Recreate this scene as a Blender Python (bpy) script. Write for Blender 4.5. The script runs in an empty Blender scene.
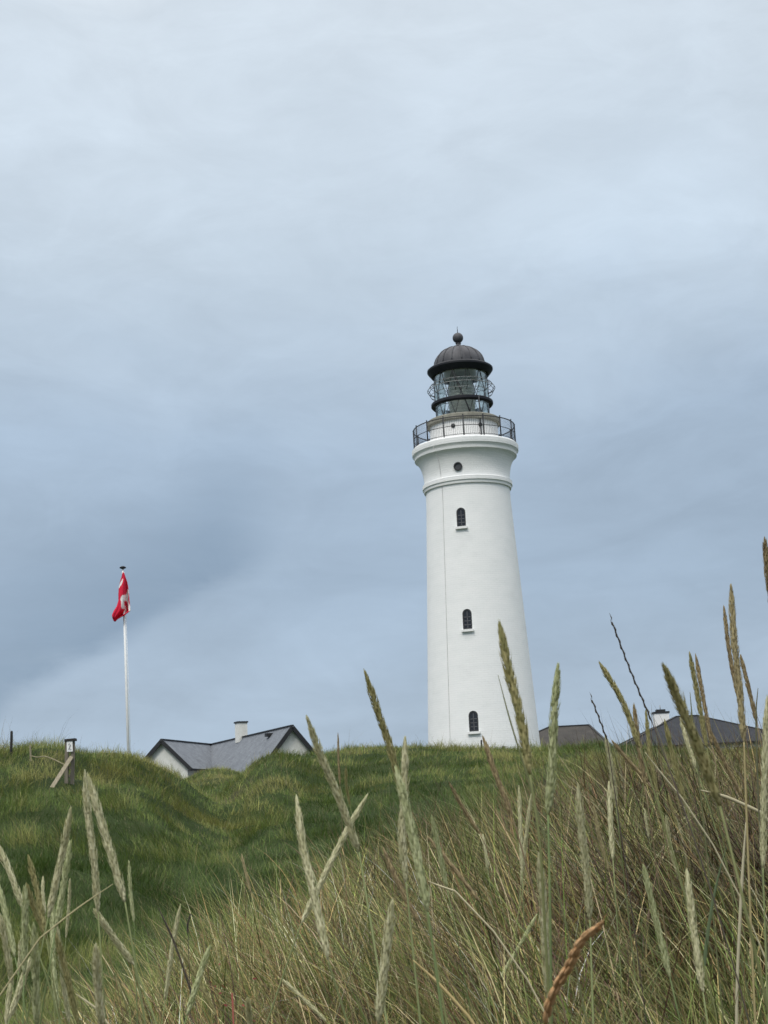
import bpy, bmesh, math, random
import numpy as np
from mathutils import Vector, Matrix

random.seed(7)
rng = np.random.default_rng(11)
scene = bpy.context.scene
COL = scene.collection

# ------------------------------------------------------------------ camera model
F = 1490.0; CX, CY = 384.0, 512.0
HC = 1.18
PITCH = math.radians(12.0); ROLL = 0.052
fwd = np.array([0, math.cos(PITCH), math.sin(PITCH)])
up0 = np.array([0, -math.sin(PITCH), math.cos(PITCH)])
rt0 = np.array([1.0, 0, 0])
upv = up0*math.cos(ROLL) + rt0*math.sin(ROLL)
rtv = rt0*math.cos(ROLL) - up0*math.sin(ROLL)
CAM = np.array([0, 0, HC])

def ray(px, py):
    return fwd + rtv*((px-CX)/F) + upv*((CY-py)/F)
def at(px, py, Y):
    """world point at depth Y (metres north of the camera) seen at that place of the photograph"""
    r = ray(px, py)
    return Vector(CAM + r*(Y/r[1]))
def tanel(px, py):
    r = ray(px, py); return r[2]/math.hypot(r[0], r[1])
def azim(px, py=800):
    r = ray(px, py); return math.atan2(r[0], r[1])

# ------------------------------------------------------------------ mesh helper
class MB:
    def __init__(s): s.v=[]; s.f=[]; s.c=[]; s.sm=[]
    def add(s, verts, faces, col=None, smooth=False):
        o=len(s.v); s.v += [tuple(p) for p in verts]
        s.f += [tuple(i+o for i in f) for f in faces]; s.sm += [smooth]*len(faces)
        s.c += ([col]*len(verts) if not isinstance(col, list) else col)
        return s
    def box(s, c, size, rot=None, col=None):
        hx,hy,hz=[k/2 for k in size]; M=rot or Matrix.Identity(3); c=Vector(c)
        P=[c+M@Vector((a*hx,b*hy,d*hz)) for a in(-1,1) for b in(-1,1) for d in(-1,1)]
        return s.add(P,[(0,1,3,2),(4,6,7,5),(0,4,5,1),(2,3,7,6),(0,2,6,4),(1,5,7,3)],col)
    def beam(s, a, b, w, h, col=None, upd=(0,0,1)):
        a=Vector(a); b=Vector(b); d=(b-a); L=d.length; d.normalize()
        u=Vector(upd); x=d.cross(u)
        if x.length<1e-4: x=d.cross(Vector((0,1,0)))
        x.normalize(); z=x.cross(d)
        M=Matrix((x,d,z)).transposed()
        return s.box((a+b)/2,(w,L,h),M,col)
    def tube(s, pts, radii, n=8, col=None, cap=True, smooth=True):
        pts=[Vector(p) for p in pts]
        if not hasattr(radii,'__len__'): radii=[radii]*len(pts)
        V=[];Fc=[]; ref=None
        for i,p in enumerate(pts):
            d=(pts[min(i+1,len(pts)-1)]-pts[max(i-1,0)]).normalized()
            if ref is None:
                ref=d.cross(Vector((0.3,0.9,0.1)))
                if ref.length<1e-3: ref=d.cross(Vector((1,0,0)))
            x=(ref-d*ref.dot(d)).normalized(); ref=x; y=d.cross(x)
            for k in range(n):
                a=2*math.pi*k/n
                V.append(p+(x*math.cos(a)+y*math.sin(a))*radii[i])
        for i in range(len(pts)-1):
            for k in range(n):
                Fc.append((i*n+k,i*n+(k+1)%n,(i+1)*n+(k+1)%n,(i+1)*n+k))
        if cap:
            Fc.append(tuple(range(n))[::-1]); Fc.append(tuple((len(pts)-1)*n+k for k in range(n)))
        return s.add(V,Fc,col,smooth)
    def lathe(s, prof, n=64, c=(0,0,0), col=None, smooth=True, closed_ring=False):
        """prof: list of (r,z); closed_ring joins last to first"""
        V=[];Fc=[]; m=len(prof)
        for k in range(n):
            a=2*math.pi*k/n
            for r,z in prof: V.append((c[0]+r*math.cos(a),c[1]+r*math.sin(a),c[2]+z))
        for k in range(n):
            k2=(k+1)%n
            for i in range(m if closed_ring else m-1):
                j=(i+1)%m
                Fc.append((k*m+i,k2*m+i,k2*m+j,k*m+j))
        if not closed_ring:
            if prof[0][0]>1e-6: Fc.append(tuple(k*m for k in range(n))[::-1])
            if prof[-1][0]>1e-6: Fc.append(tuple(k*m+m-1 for k in range(n)))
        return s.add(V,Fc,col,smooth)
    def build(s, name, mat, parent=None, sharp=None):
        me=bpy.data.meshes.new(name); me.from_pydata(s.v,[],s.f); 
        if any(c is not None for c in s.c):
            ca=me.color_attributes.new('tint','FLOAT_COLOR','POINT')
            arr=np.array([(c if c is not None else (1,1,1))+(1.0,) if len(c or (1,1,1))==3 else c for c in s.c],dtype=np.float32)
            ca.data.foreach_set('color',arr.ravel())
        me.polygons.foreach_set('use_smooth',s.sm)
        bm=bmesh.new(); bm.from_mesh(me)
        bmesh.ops.remove_doubles(bm,verts=bm.verts,dist=1e-6)
        bmesh.ops.recalc_face_normals(bm,faces=bm.faces); bm.to_mesh(me); bm.free()
        if sharp is not None: me.set_sharp_from_angle(angle=math.radians(sharp))
        me.materials.append(mat)
        o=bpy.data.objects.new(name,me); COL.objects.link(o)
        if parent: o.parent=parent
        return o

def tag(o, label=None, cat=None, group=None, kind=None):
    if label: o['label']=label
    if cat: o['category']=cat
    if group: o['group']=group
    if kind: o['kind']=kind
    return o
def empty(name, loc, label=None, cat=None, group=None):
    o=bpy.data.objects.new(name,None); COL.objects.link(o); o.location=loc
    o.empty_display_size=0.2
    return tag(o,label,cat,group)

# ------------------------------------------------------------------ materials
class NT:
    def __init__(s, name, world=False):
        if world:
            s.m=bpy.data.worlds.new(name); scene.world=s.m
        else: s.m=bpy.data.materials.new(name)
        s.m.use_nodes=True; s.t=s.m.node_tree; s.t.nodes.clear()
    def n(s, typ, inp=None, **kw):
        nd=s.t.nodes.new(typ)
        for k,v in kw.items(): setattr(nd,k,v)
        for k,v in (inp or {}).items():
            sock=nd.inputs[k]
            if isinstance(v,bpy.types.NodeSocket): s.t.links.new(v,sock)
            else: sock.default_value=v
        return nd
    def math(s, op, a, b=0.0, c=0.0, clamp=False):
        return s.n('ShaderNodeMath',{0:a,1:b,2:c},operation=op,use_clamp=clamp).outputs[0]
    def mix(s, f, a, b, blend='MIX'):
        nd=s.n('ShaderNodeMix',data_type='RGBA',blend_type=blend)
        for i,v in ((0,f),(6,a),(7,b)):
            if isinstance(v,bpy.types.NodeSocket): s.t.links.new(v,nd.inputs[i])
            else: nd.inputs[i].default_value=v if i==0 else tuple(v)+((1,) if len(v)==3 else ())
        return nd.outputs[2]
    def ramp(s, fac, stops, interp='LINEAR'):
        nd=s.n('ShaderNodeValToRGB',{0:fac}); cr=nd.color_ramp; cr.interpolation=interp
        while len(cr.elements)<len(stops): cr.elements.new(0.5)
        for e,(p,c) in zip(cr.elements,stops):
            e.position=p; e.color=tuple(c)+((1,) if len(c)==3 else ())
        return nd.outputs[0]
    def noise(s, vec, scale, detail=4, rough=.55, dist=0.0):
        return s.n('ShaderNodeTexNoise',{'Vector':vec,'Scale':scale,'Detail':detail,'Roughness':rough,'Distortion':dist}).outputs[0]
    def out(s, shader):
        s.n('ShaderNodeOutputMaterial',{'Surface':shader}); return s.m
    def principled(s, col, rough=.7, metal=0.0, spec=.4, bump=None, bstr=.3, bdist=.02):
        d={'Base Color':col if isinstance(col,bpy.types.NodeSocket) else tuple(col)+(1,),'Roughness':rough,'Metallic':metal,'Specular IOR Level':spec}
        if bump is not None:
            d['Normal']=s.n('ShaderNodeBump',{'Height':bump,'Strength':bstr,'Distance':bdist}).outputs[0]
        return s.n('ShaderNodeBsdfPrincipled',d).outputs[0]

def simple_mat(name, c1, c2=None, scale=3.0, rough=.7, metal=0.0, spec=.4, bstr=.15, stretch=(1,1,1)):
    t=NT(name); co=t.n('ShaderNodeTexCoord').outputs['Object']
    mp=t.n('ShaderNodeMapping',{'Vector':co,'Scale':stretch}).outputs[0]
    nz=t.noise(mp,scale,6,.6)
    c2=c2 or tuple(k*.75 for k in c1)
    col=t.ramp(nz,[(.3,c2),(.65,c1)])
    return t.out(t.principled(col,rough,metal,spec,nz,bstr))

def painted_brick():
    t=NT('white_painted_brick'); co=t.n('ShaderNodeTexCoord').outputs['Object']
    sp=t.n('ShaderNodeSeparateXYZ',{0:co})
    ang=t.math('ARCTAN2',sp.outputs[1],sp.outputs[0])
    u=t.math('MULTIPLY',ang,3.6)
    v=t.n('ShaderNodeCombineXYZ',{0:u,1:sp.outputs[2],2:0.0}).outputs[0]
    br=t.n('ShaderNodeTexBrick',{'Vector':v,'Scale':1.0,'Mortar Size':.014,'Mortar Smooth':.5,'Brick Width':.48,'Row Height':.16,'Color1':(1,1,1,1),'Color2':(.86,.86,.86,1),'Mortar':(.2,.2,.2,1)})
    streak=t.n('ShaderNodeMapping',{'Vector':v,'Scale':(.5,1.4,1)}).outputs[0]
    n1=t.noise(streak,1.3,6,.6); n2=t.noise(v,.55,5,.6); n3=t.noise(v,9.0,4,.6)
    f=t.math('MULTIPLY',n1,n2)
    col=t.ramp(f,[(.08,(.78,.79,.795)),(.2,(.83,.84,.845)),(.34,(.86,.865,.87))])
    col=t.mix(.07,col,br.outputs['Color'],'MULTIPLY')
    dirt=t.ramp(n3,[(.22,(.86,.85,.80)),(.4,(1,1,1))])
    col=t.mix(.3,col,dirt,'MULTIPLY')
    h=t.math('ADD',br.outputs['Fac'],t.math('MULTIPLY',n3,.5)); h=t.math('MULTIPLY',h,-1)
    return t.out(t.principled(col,.75,0,.25,h,.5,.03))

def tint_mat(name, rough=.6, trans=.25, attr='tint', var=.0):
    t=NT(name); a=t.n('ShaderNodeAttribute',attribute_name=attr).outputs['Color']
    bs=t.principled(a,rough,0,.25)
    tr=t.n('ShaderNodeBsdfTranslucent',{'Color':a}).outputs[0]
    return t.out(t.n('ShaderNodeMixShader',{0:trans,1:bs,2:tr}).outputs[0])

def ground_mat():
    t=NT('dune_ground'); co=t.n('ShaderNodeTexCoord').outputs['Object']
    n1=t.noise(co,.12,5,.6); n2=t.noise(co,2.5,6,.65); n3=t.noise(co,14,5,.7)
    g=t.ramp(n1,[(.35,(.020,.034,.010)),(.55,(.032,.050,.014)),(.7,(.058,.066,.022))])
    g=t.mix(t.math('MULTIPLY',n2,.6),g,(.018,.026,.008))
    ea=t.ramp(n2,[(.3,(.035,.030,.018)),(.7,(.085,.070,.042))])
    a=t.n('ShaderNodeAttribute',attribute_name='zone').outputs['Color']
    s=t.n('ShaderNodeSeparateColor',{0:a})
    col=t.mix(s.outputs[0],g,ea)
    return t.out(t.principled(col,.95,0,.1,n3,.6,.08))

M={}
M['brick']=painted_brick()
M['white']=simple_mat('white_paint',(.84,.84,.84),(.76,.76,.76),4,.6)
M['render']=simple_mat('white_render',(.74,.74,.71),(.60,.60,.57),2.5,.85)
M['dark_metal']=simple_mat('dark_painted_metal',(.012,.014,.021),(.008,.009,.014),6,.6,0,.3)
M['rail']=simple_mat('railing_iron',(.036,.038,.044),(.022,.024,.029),8,.55)
M['lead']=simple_mat('weathered_lead',(.092,.093,.104),(.045,.045,.052),1.6,.6,.1,.3,.2,(1,1,.35))
M['galv']=simple_mat('galvanised_steel',(.30,.31,.31),(.20,.21,.21),6,.5,.3)
M['stone']=simple_mat('weathered_sandstone',(.30,.29,.245),(.19,.185,.155),3,.9)
M['window_dark']=simple_mat('dark_window_frame',(.030,.032,.036),(.02,.02,.024),5,.5)
M['slate']=None
def slate(name,c1,c2):
    t=NT(name); co=t.n('ShaderNodeTexCoord').outputs['Object']
    uvm=t.n('ShaderNodeAttribute',attribute_name='roof_uv').outputs['Vector']
    br=t.n('ShaderNodeTexBrick',{'Vector':uvm,'Scale':1.0,'Mortar Size':.02,'Brick Width':.32,'Row Height':.2,'Color1':(1,1,1,1),'Color2':(.7,.7,.72,1),'Mortar':(.45,.45,.47,1)})
    nz=t.noise(co,1.4,5,.6)
    col=t.ramp(nz,[(.3,c2),(.7,c1)])
    col=t.mix(.6,col,br.outputs['Color'],'MULTIPLY')
    return t.out(t.principled(col,.75,0,.2,br.outputs['Fac'],-.5,.02))
M['slate']=slate('grey_slate',(.215,.235,.262),(.155,.17,.195))
M['dark_slate']=slate('dark_slate',(.036,.040,.050),(.024,.027,.035))
M['felt']=slate('brown_grey_roof',(.088,.080,.072),(.055,.051,.048))
M['bargeboard']=simple_mat('black_bargeboard',(.022,.023,.027),(.015,.016,.018),5,.6)
M['wood']=simple_mat('weathered_wood',(.23,.205,.165),(.12,.105,.085),5,.9,0,.2,.4,(6,6,.6))
M['pale_wood']=simple_mat('pale_dry_wood',(.34,.30,.22),(.22,.19,.14),5,.9,0,.2,.4,(6,6,.6))
M['dark_wood']=simple_mat('dark_wet_wood',(.035,.033,.032),(.02,.02,.02),5,.9)
M['rope']=simple_mat('straw_rope',(.26,.23,.14),(.16,.14,.08),8,.9)
M['print']=simple_mat('black_print',(.03,.03,.04),(.02,.02,.03),8,.7)
M['tint']=tint_mat('marram_blade',.55,.22)
M['turf']=tint_mat('turf_blade',.6,.25)
M['head']=tint_mat('seed_husk',.7,.08)
M['flag']=tint_mat('flag_cloth',.8,.15)
M['leafy']=tint_mat('bush_leaf',.55,.2)
M['ground']=ground_mat()
def glass_mat():
    t=NT('lantern_glass')
    g=t.n('ShaderNodeBsdfGlossy',{'Color':(.9,.95,.93,1),'Roughness':.03}).outputs[0]
    tr=t.n('ShaderNodeBsdfTransparent',{'Color':(.985,.99,.985,1)}).outputs[0]
    fr=t.n('ShaderNodeFresnel',{'IOR':1.5}).outputs[0]
    f=t.math('ADD',t.math('MULTIPLY',fr,.6),.0)
    return t.out(t.n('ShaderNodeMixShader',{0:f,1:tr,2:g}).outputs[0])
M['glass']=glass_mat()
def lens_mat():
    t=NT('fresnel_lens_glass'); co=t.n('ShaderNodeTexCoord').outputs['Object']
    w=t.n('ShaderNodeTexWave',{'Vector':co,'Scale':5.0,'Distortion':.3},bands_direction='Z').outputs[0]
    col=t.ramp(w,[(.2,(.20,.23,.20)),(.8,(.42,.45,.40))])
    return t.out(t.principled(col,.12,0,.8,w,.6,.03))
M['lens']=lens_mat()
M['lantern_in']=simple_mat('grey_green_lining',(.46,.47,.42),(.38,.39,.35),3,.6)
def pane_mat():
    t=NT('dark_pane'); return t.out(t.principled((.016,.018,.023),.08,0,.6))
M['pane']=pane_mat()

# ------------------------------------------------------------------ terrain
def vnoise(x,y,seed=0):
    xi=np.floor(x).astype(np.int64); yi=np.floor(y).astype(np.int64); fx=x-xi; fy=y-yi
    def h(i,j):
        k=(i*374761393+j*668265263+seed*1442695041)&0xffffffff
        k=((k^(k>>13))*1274126177)&0xffffffff
        return ((k^(k>>16))&0xffff)/65535.0
    sx=fx*fx*(3-2*fx); sy=fy*fy*(3-2*fy)
    return (h(xi,yi)*(1-sx)+h(xi+1,yi)*sx)*(1-sy)+(h(xi,yi+1)*(1-sx)+h(xi+1,yi+1)*sx)*sy
def fbm(x,y,seed=0,oct=4):
    s=0;a=.5;n=0
    for k in range(oct):
        s=s+a*vnoise(x*2**k+17*k,y*2**k-9*k,seed+k); n+=a; a*=.5
    return s/n
def sst(a,b,x):
    t=np.clip((x-a)/(b-a),0,1); return t*t*(3-2*t)

TURF=.25
cols={ # photo column : rows of (depth, 'y' row of the grass top in the photo | 'z' height of the ground)
 -330:[(1,'z',0),(3,'z',0),(6,'z',0),(10,'z',-.2),(14,'z',-.35),(18,'y',940),(24,'y',865),(32,'y',795),(40,'y',755),(58,'y',775),(120,'z',4.6),(300,'z',1)],
 0:[(1,'z',0),(3,'z',0),(6,'z',-.08),(10,'z',-.3),(14,'z',-.4),(18,'y',925),(24,'y',852),(32,'y',785),(40,'y',748.5),(55,'y',768),(120,'z',4.6),(300,'z',1)],
 80:[(3,'z',0),(6,'z',-.05),(10,'z',-.2),(14,'z',-.35),(18,'y',925),(24,'y',855),(32,'y',790),(40,'y',748),(55,'y',770),(120,'z',4.6)],
 125:[(6,'z',0),(10,'z',-.1),(18,'y',925),(26,'y',850),(34,'y',790),(41,'y',754),(57,'y',783)],
 145:[(34,'y',795),(41.5,'y',756),(57,'y',784)],
 165:[(6,'z',0.02),(10,'z',.0),(14,'z',-.25),(20,'y',908),(27,'y',850),(35,'y',799),(42,'y',769),(58,'y',790),(90,'z',3.6),(120,'z',4.6)],
 200:[(12,'z',.05),(24,'y',885),(32,'y',838),(38,'y',808),(44,'y',787),(60,'y',792),(76,'y',782),(86,'y',774),(95,'y',769)],
 222:[(3,'z',0),(6,'z',.08),(12,'z',.12),(16,'z',-.2),(24,'y',882),(32,'y',843),(42,'y',808),(52,'y',795),(70,'y',786),(76,'y',780),(86,'y',771),(95,'y',765.5),(125,'z',4.8)],
 238:[(24,'y',878),(34,'y',832),(46,'y',795),(55,'y',774),(66,'y',778),(76,'y',778),(86,'y',776)],
 260:[(12,'z',.18),(24,'y',872),(34,'y',820),(46,'y',780),(55,'y',753.5),(75,'y',785),(120,'z',4.6)],
 290:[(34,'y',818),(46,'y',780),(56,'y',749.5),(75,'y',780)],
 335:[(1,'z',0),(3,'z',.05),(6,'z',.2),(12,'z',.32),(20,'y',885),(28,'y',850),(40,'y',800),(50,'y',770),(58,'y',749),(80,'y',765),(120,'z',4.8),(300,'z',1)],
 420:[(6,'z',.4),(12,'z',.68),(20,'y',850),(30,'y',820),(42,'y',782),(52,'y',757),(60,'y',745),(80,'y',760),(115,'z',4.8)],
 500:[(1,'z',0),(3,'z',.2),(6,'z',.55),(12,'z',.82),(18,'z',.85),(30,'y',802),(45,'y',767),(60,'y',745.5),(80,'y',760),(115,'z',4.8),(300,'z',1)],
 600:[(3,'z',.3),(6,'z',.7),(11,'z',1.0),(18,'z',1.2),(30,'y',785),(45,'y',758),(58,'y',742.5),(80,'y',757),(130,'z',5.2)],
 700:[(1,'z',.03),(3,'z',.35),(6,'z',.72),(10,'z',1.0),(18,'z',1.3),(40,'y',762),(60,'y',748),(130,'z',5.5),(300,'z',1)],
 775:[(3,'z',.38),(6,'z',.75),(10,'z',1.0),(18,'z',1.3),(40,'y',760),(60,'y',748),(130,'z',5.5)],
 1150:[(1,'z',.05),(3,'z',.38),(6,'z',.75),(10,'z',1.0),(18,'z',1.3),(40,'y',740),(60,'y',735),(130,'z',5.5),(300,'z',1)],
}
P=[];Q=[]
for px,rows in cols.items():
    for d,k,v in rows:
        a=azim(px, v if k=='y' else 820); rho=d/math.cos(a)
        te=(tanel(px,v)-TURF/rho) if k=='y' else (v-HC)/rho
        P.append((a*3.2,math.log(rho))); Q.append(te)
P=np.array(P);Q=np.array(Q); CC=.12
def kern(r2): return np.sqrt(r2+CC*CC)
A=kern(((P[:,None]-P[None])**2).sum(-1)); n=len(P)
B=np.c_[np.ones(n),P]
S=np.block([[A,B],[B.T,np.zeros((3,3))]]); W=np.linalg.solve(S+np.diag([1e-5]*n+[0]*3),np.r_[Q,0,0,0])
AZMAX=abs(azim(-330))
def terrain(x,y):
    x=np.asarray(x,float);y=np.asarray(y,float); shp=x.shape; x=x.ravel();y=y.ravel()
    az=np.arctan2(x,y); rho=np.hypot(x,y)
    u=np.clip(az,-AZMAX,AZMAX)*3.2; v=np.log(np.clip(rho,1.0,300))
    out=np.empty(len(x))
    for i in range(0,len(x),20000):
        s=slice(i,i+20000)
        r2=(u[s,None]-P[None,:,0])**2+(v[s,None]-P[None,:,1])**2
        out[s]=kern(r2)@W[:n]+W[n]+W[n+1]*u[s]+W[n+2]*v[s]
    z=HC+np.clip(rho,1.0,300)*out
    far=sst(250,900,rho); z=z*(1-far)+(-3.0)*far
    back=sst(1.0,2.2,np.abs(az)); zb=.9*(fbm(x*.08,y*.08,5)-.5)*sst(2,12,rho)
    z=z*(1-back)+zb*back
    near=sst(1.6,.9,rho); z=z*(1-near)
    z=z+.24*sst(3.0,5.5,rho)*(1-sst(15,19,rho))*(fbm(x*.75,y*.75,13,2)-.5)
    calm=1-.85*np.exp(-((az-azim(214))/.035)**2)*sst(44,56,rho)
    amp=.035*sst(1.2,3,rho)+.30*sst(15,26,rho)*(1-sst(60,110,rho))*calm
    z=z+.16*calm*sst(15,24,rho)*(1-sst(60,80,rho))*(fbm(x*1.1,y*1.1,8,2)-.5)
    z=z+amp*(fbm(x*.35,y*.35,3,4)-.5)*1.3
    return z.reshape(shp)
def tz(x,y): return float(terrain(np.array([x]),np.array([y]))[0])

def marram_edge(az):
    """depth at which the tall dune grass gives way to turf"""
    pxs=np.array([-400,60,120,150,240,340,430,520,600,700,800,1200.]); ds=np.array([6.,6.,8.2,11.2,13.2,13.8,14.3,16,17,18,18,18.])
    azs=np.array([azim(p) for p in pxs]); return np.interp(az,azs,ds)

def build_terrain():
    nr=230; na_f=260
    fa=np.linspace(-.62,.62,na_f); back=np.linspace(.62,2*math.pi-.62,70)[1:-1]
    az=np.r_[fa,back]; na=len(az)
    rho=np.r_[0.25*1.0226**np.arange(nr)]
    # stretch: extends to the horizon
    rho=np.r_[np.geomspace(.25,12,60)[:-1],np.geomspace(12,70,110)[:-1],np.geomspace(70,300,40)[:-1],np.geomspace(300,6000,22)]
    nr=len(rho)
    R,Az=np.meshgrid(rho,az,indexing='ij'); X=R*np.sin(Az);Y=R*np.cos(Az)
    Z=terrain(X,Y)
    V=np.c_[X.ravel(),Y.ravel(),Z.ravel()]
    V=np.r_[V,[[0,0,tz(0,.01)]]]
    i=np.arange(nr-1)[:,None]*na; j=np.arange(na)[None,:]; j2=(j+1)%na
    Q=np.stack([i+j,i+na+j,i+na+j2,i+j2],-1).reshape(-1,4)
    T=np.stack([np.full(na,nr*na),np.arange(na),(np.arange(na)+1)%na],-1)
    me=bpy.data.meshes.new('ground'); me.from_pydata(V.tolist(),[],Q.tolist()+T.tolist())
    me.polygons.foreach_set('use_smooth',[True]*len(me.polygons))
    bm=bmesh.new();bm.from_mesh(me);bmesh.ops.recalc_face_normals(bm,faces=bm.faces);bm.to_mesh(me);bm.free()
    if me.polygons[5000].normal.z<0: me.flip_normals()
    zone=np.zeros((len(V),4),np.float32); zone[:,3]=1
    rr=np.hypot(V[:,0],V[:,1]); aa=np.arctan2(V[:,0],V[:,1])
    e=marram_edge(aa); zone[:,0]=1-sst(e*.9,e*1.15,rr)
    c=at(234,786,50); zone[:,0]=np.maximum(zone[:,0],.8*np.exp(-(((V[:,0]-c.x)/.5)**2+((V[:,1]-c.y)/1.6)**2)))
    ca=me.color_attributes.new('zone','FLOAT_COLOR','POINT'); ca.data.foreach_set('color',zone.ravel())
    me.materials.append(M['ground'])
    o=bpy.data.objects.new('ground',me); COL.objects.link(o); tag(o,kind='structure')
    return o
build_terrain()

# ------------------------------------------------------------------ blades (one sheet of ribbons)
def blades(name, pos, head, L, w, phi0, phi1, col, mat, seg=5, label=None, twist=None):
    N=len(L); t=np.linspace(0,1,seg+1)
    tm=(t[1:]+t[:-1])/2
    ph=phi0[:,None]+phi1[:,None]*tm[None]**1.3
    dl=(L/seg)[:,None]
    hor=np.c_[np.zeros(N),np.cumsum(np.sin(ph)*dl,1)]; ver=np.c_[np.zeros(N),np.cumsum(np.cos(ph)*dl,1)]
    hx,hy=np.cos(head),np.sin(head)
    C=np.stack([pos[:,0,None]+hor*hx[:,None],pos[:,1,None]+hor*hy[:,None],pos[:,2,None]+ver],-1)
    tw=head+math.pi/2+(twist if twist is not None else rng.normal(0,.5,N))
    wd=np.stack([np.cos(tw),np.sin(tw),np.zeros(N)],-1)
    ww=(w[:,None]*(1-t[None]**1.8)*(.7+.3*np.minimum(1,t[None]*5)))[...,None]*wd[:,None,:]*.5
    V=np.stack([C-ww,C+ww],2)             # N,seg+1,2,3
    V=V.reshape(-1,3)
    base=np.arange(N)[:,None]*(2*(seg+1)); k=np.arange(seg)[None]*2
    Fq=np.stack([base+k,base+k+1,base+k+3,base+k+2],-1).reshape(-1,4)
    me=bpy.data.meshes.new(name)
    me.vertices.add(len(V)); me.vertices.foreach_set('co',V.astype(np.float32).ravel())
    me.loops.add(Fq.size); me.loops.foreach_set('vertex_index',Fq.astype(np.int32).ravel())
    me.polygons.add(len(Fq)); me.polygons.foreach_set('loop_start',(np.arange(len(Fq))*4).astype(np.int32))
    me.polygons.foreach_set('loop_total',np.full(len(Fq),4,np.int32))
    me.polygons.foreach_set('use_smooth',np.ones(len(Fq),bool))
    me.update(calc_edges=True)
    c4=np.ones((N,2*(seg+1),4),np.float32); c4[:,:,:3]=col[:,None,:]
    ca=me.color_attributes.new('tint','FLOAT_COLOR','POINT'); ca.data.foreach_set('color',c4.ravel())
    me.materials.append(mat)
    o=bpy.data.objects.new(name,me); COL.objects.link(o); tag(o,label,None,None,'stuff')
    return o

def fan(N, a0, a1, r0, r1, power=1.0):
    az=rng.uniform(a0,a1,N); u=rng.uniform(0,1,N)
    if power==1.0: r=np.sqrt(r0**2+u*(r1**2-r0**2))        # even per area
    elif power==0.0: r=r0+u*(r1-r0)
    else: r=np.exp(np.log(r0)+u*(np.log(r1)-np.log(r0)))
    return r*np.sin(az), r*np.cos(az), az, r

def pick(pal, w, N, jit=.18):
    pal=np.array(pal); i=rng.choice(len(pal),N,p=np.array(w)/sum(w))
    c=pal[i]*np.exp(rng.normal(0,jit,(N,1)))*np.exp(rng.normal(0,.05,(N,3)))
    return np.clip(c,0.004,.8)

AL,AR=azim(-220),azim(990)
# turf of the hills
def ground_hit(px,py,d0=8,d1=90):
    for k in range(1200):
        Y=d0+(d1-d0)*k/1200; p=at(px,py,Y)
        if p.z<=tz(p.x,p.y): return p
    return at(px,py,d1)
_n=ground_hit(69,783); STAND=[(_n.x,_n.y,.42),(_n.x-.35,_n.y-.5,.35)]
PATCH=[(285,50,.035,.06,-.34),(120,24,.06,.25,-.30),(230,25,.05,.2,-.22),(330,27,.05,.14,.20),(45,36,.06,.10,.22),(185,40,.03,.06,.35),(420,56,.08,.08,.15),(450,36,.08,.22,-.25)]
def turf():
    N=820000
    x,y,az,r=fan(N,AL,AR,8,105,2.0)
    keep=(r>marram_edge(az)*.85)
    for sx_,sy_,sd_ in STAND: keep&=~((np.hypot(x-sx_,(y-sy_)*.35)<sd_)&(rng.uniform(0,1,N)<.85))
    x,y,az,r=[k[keep] for k in (x,y,az,r)]
    c=at(234,786,50); d=np.exp(-(((x-c.x)/.35)**2+((y-c.y)/1.2)**2)); k=rng.uniform(0,1,len(x))>d*.9
    x,y,az,r=[q[k] for q in (x,y,az,r)]; N=len(x)
    z=terrain(x,y)
    big=fbm(x*.10,y*.10,21,4); mid=fbm(x*.55,y*.55,31,3); fin=fbm(x*2.1,y*2.1,41,2)
    tuft=sst(.52,.72,fbm(x*1.5,y*.9,51,2)); L=(.08+.26*mid*fin*2+.20*tuft)*rng.uniform(.4,1.4,N)
    tall=rng.uniform(0,1,N)<.006+.016*(mid>.58); L[tall]*=2.2
    w=np.clip(.00026*r,.0045,.017)*rng.uniform(.6,1.3,N); w[tall]*=.6
    dark=np.array([.044,.080,.016]);midc=np.array([.108,.158,.031]);yel=np.array([.240,.228,.072]); straw=np.array([.27,.235,.12])
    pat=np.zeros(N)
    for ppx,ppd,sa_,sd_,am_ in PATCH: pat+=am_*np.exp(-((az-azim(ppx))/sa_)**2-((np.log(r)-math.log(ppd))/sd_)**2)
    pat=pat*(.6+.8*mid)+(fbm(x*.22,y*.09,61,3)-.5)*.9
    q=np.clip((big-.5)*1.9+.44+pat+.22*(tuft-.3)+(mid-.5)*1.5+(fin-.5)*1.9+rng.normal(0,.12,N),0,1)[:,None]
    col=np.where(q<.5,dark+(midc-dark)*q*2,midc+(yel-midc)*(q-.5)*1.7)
    s=(rng.uniform(0,1,N)<.05+.08*(big>.6))[:,None]; col=np.where(s,straw*.7,col); col[tall]=straw*.6
    col=col*np.exp(rng.normal(0,.28,(N,1)))
    wind=2*math.pi*2.2*fbm(x*.45,y*.45,91,3)+rng.normal(0,1.0,N)
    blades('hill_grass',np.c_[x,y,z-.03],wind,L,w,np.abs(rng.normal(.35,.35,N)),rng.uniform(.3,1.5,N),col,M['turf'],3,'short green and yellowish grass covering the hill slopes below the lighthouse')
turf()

# marram of the near dune
PAL=[(.190,.190,.066),(.118,.152,.038),(.32,.25,.105),(.205,.132,.062),(.076,.043,.031),(.54,.47,.27),(.056,.082,.020)]
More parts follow.
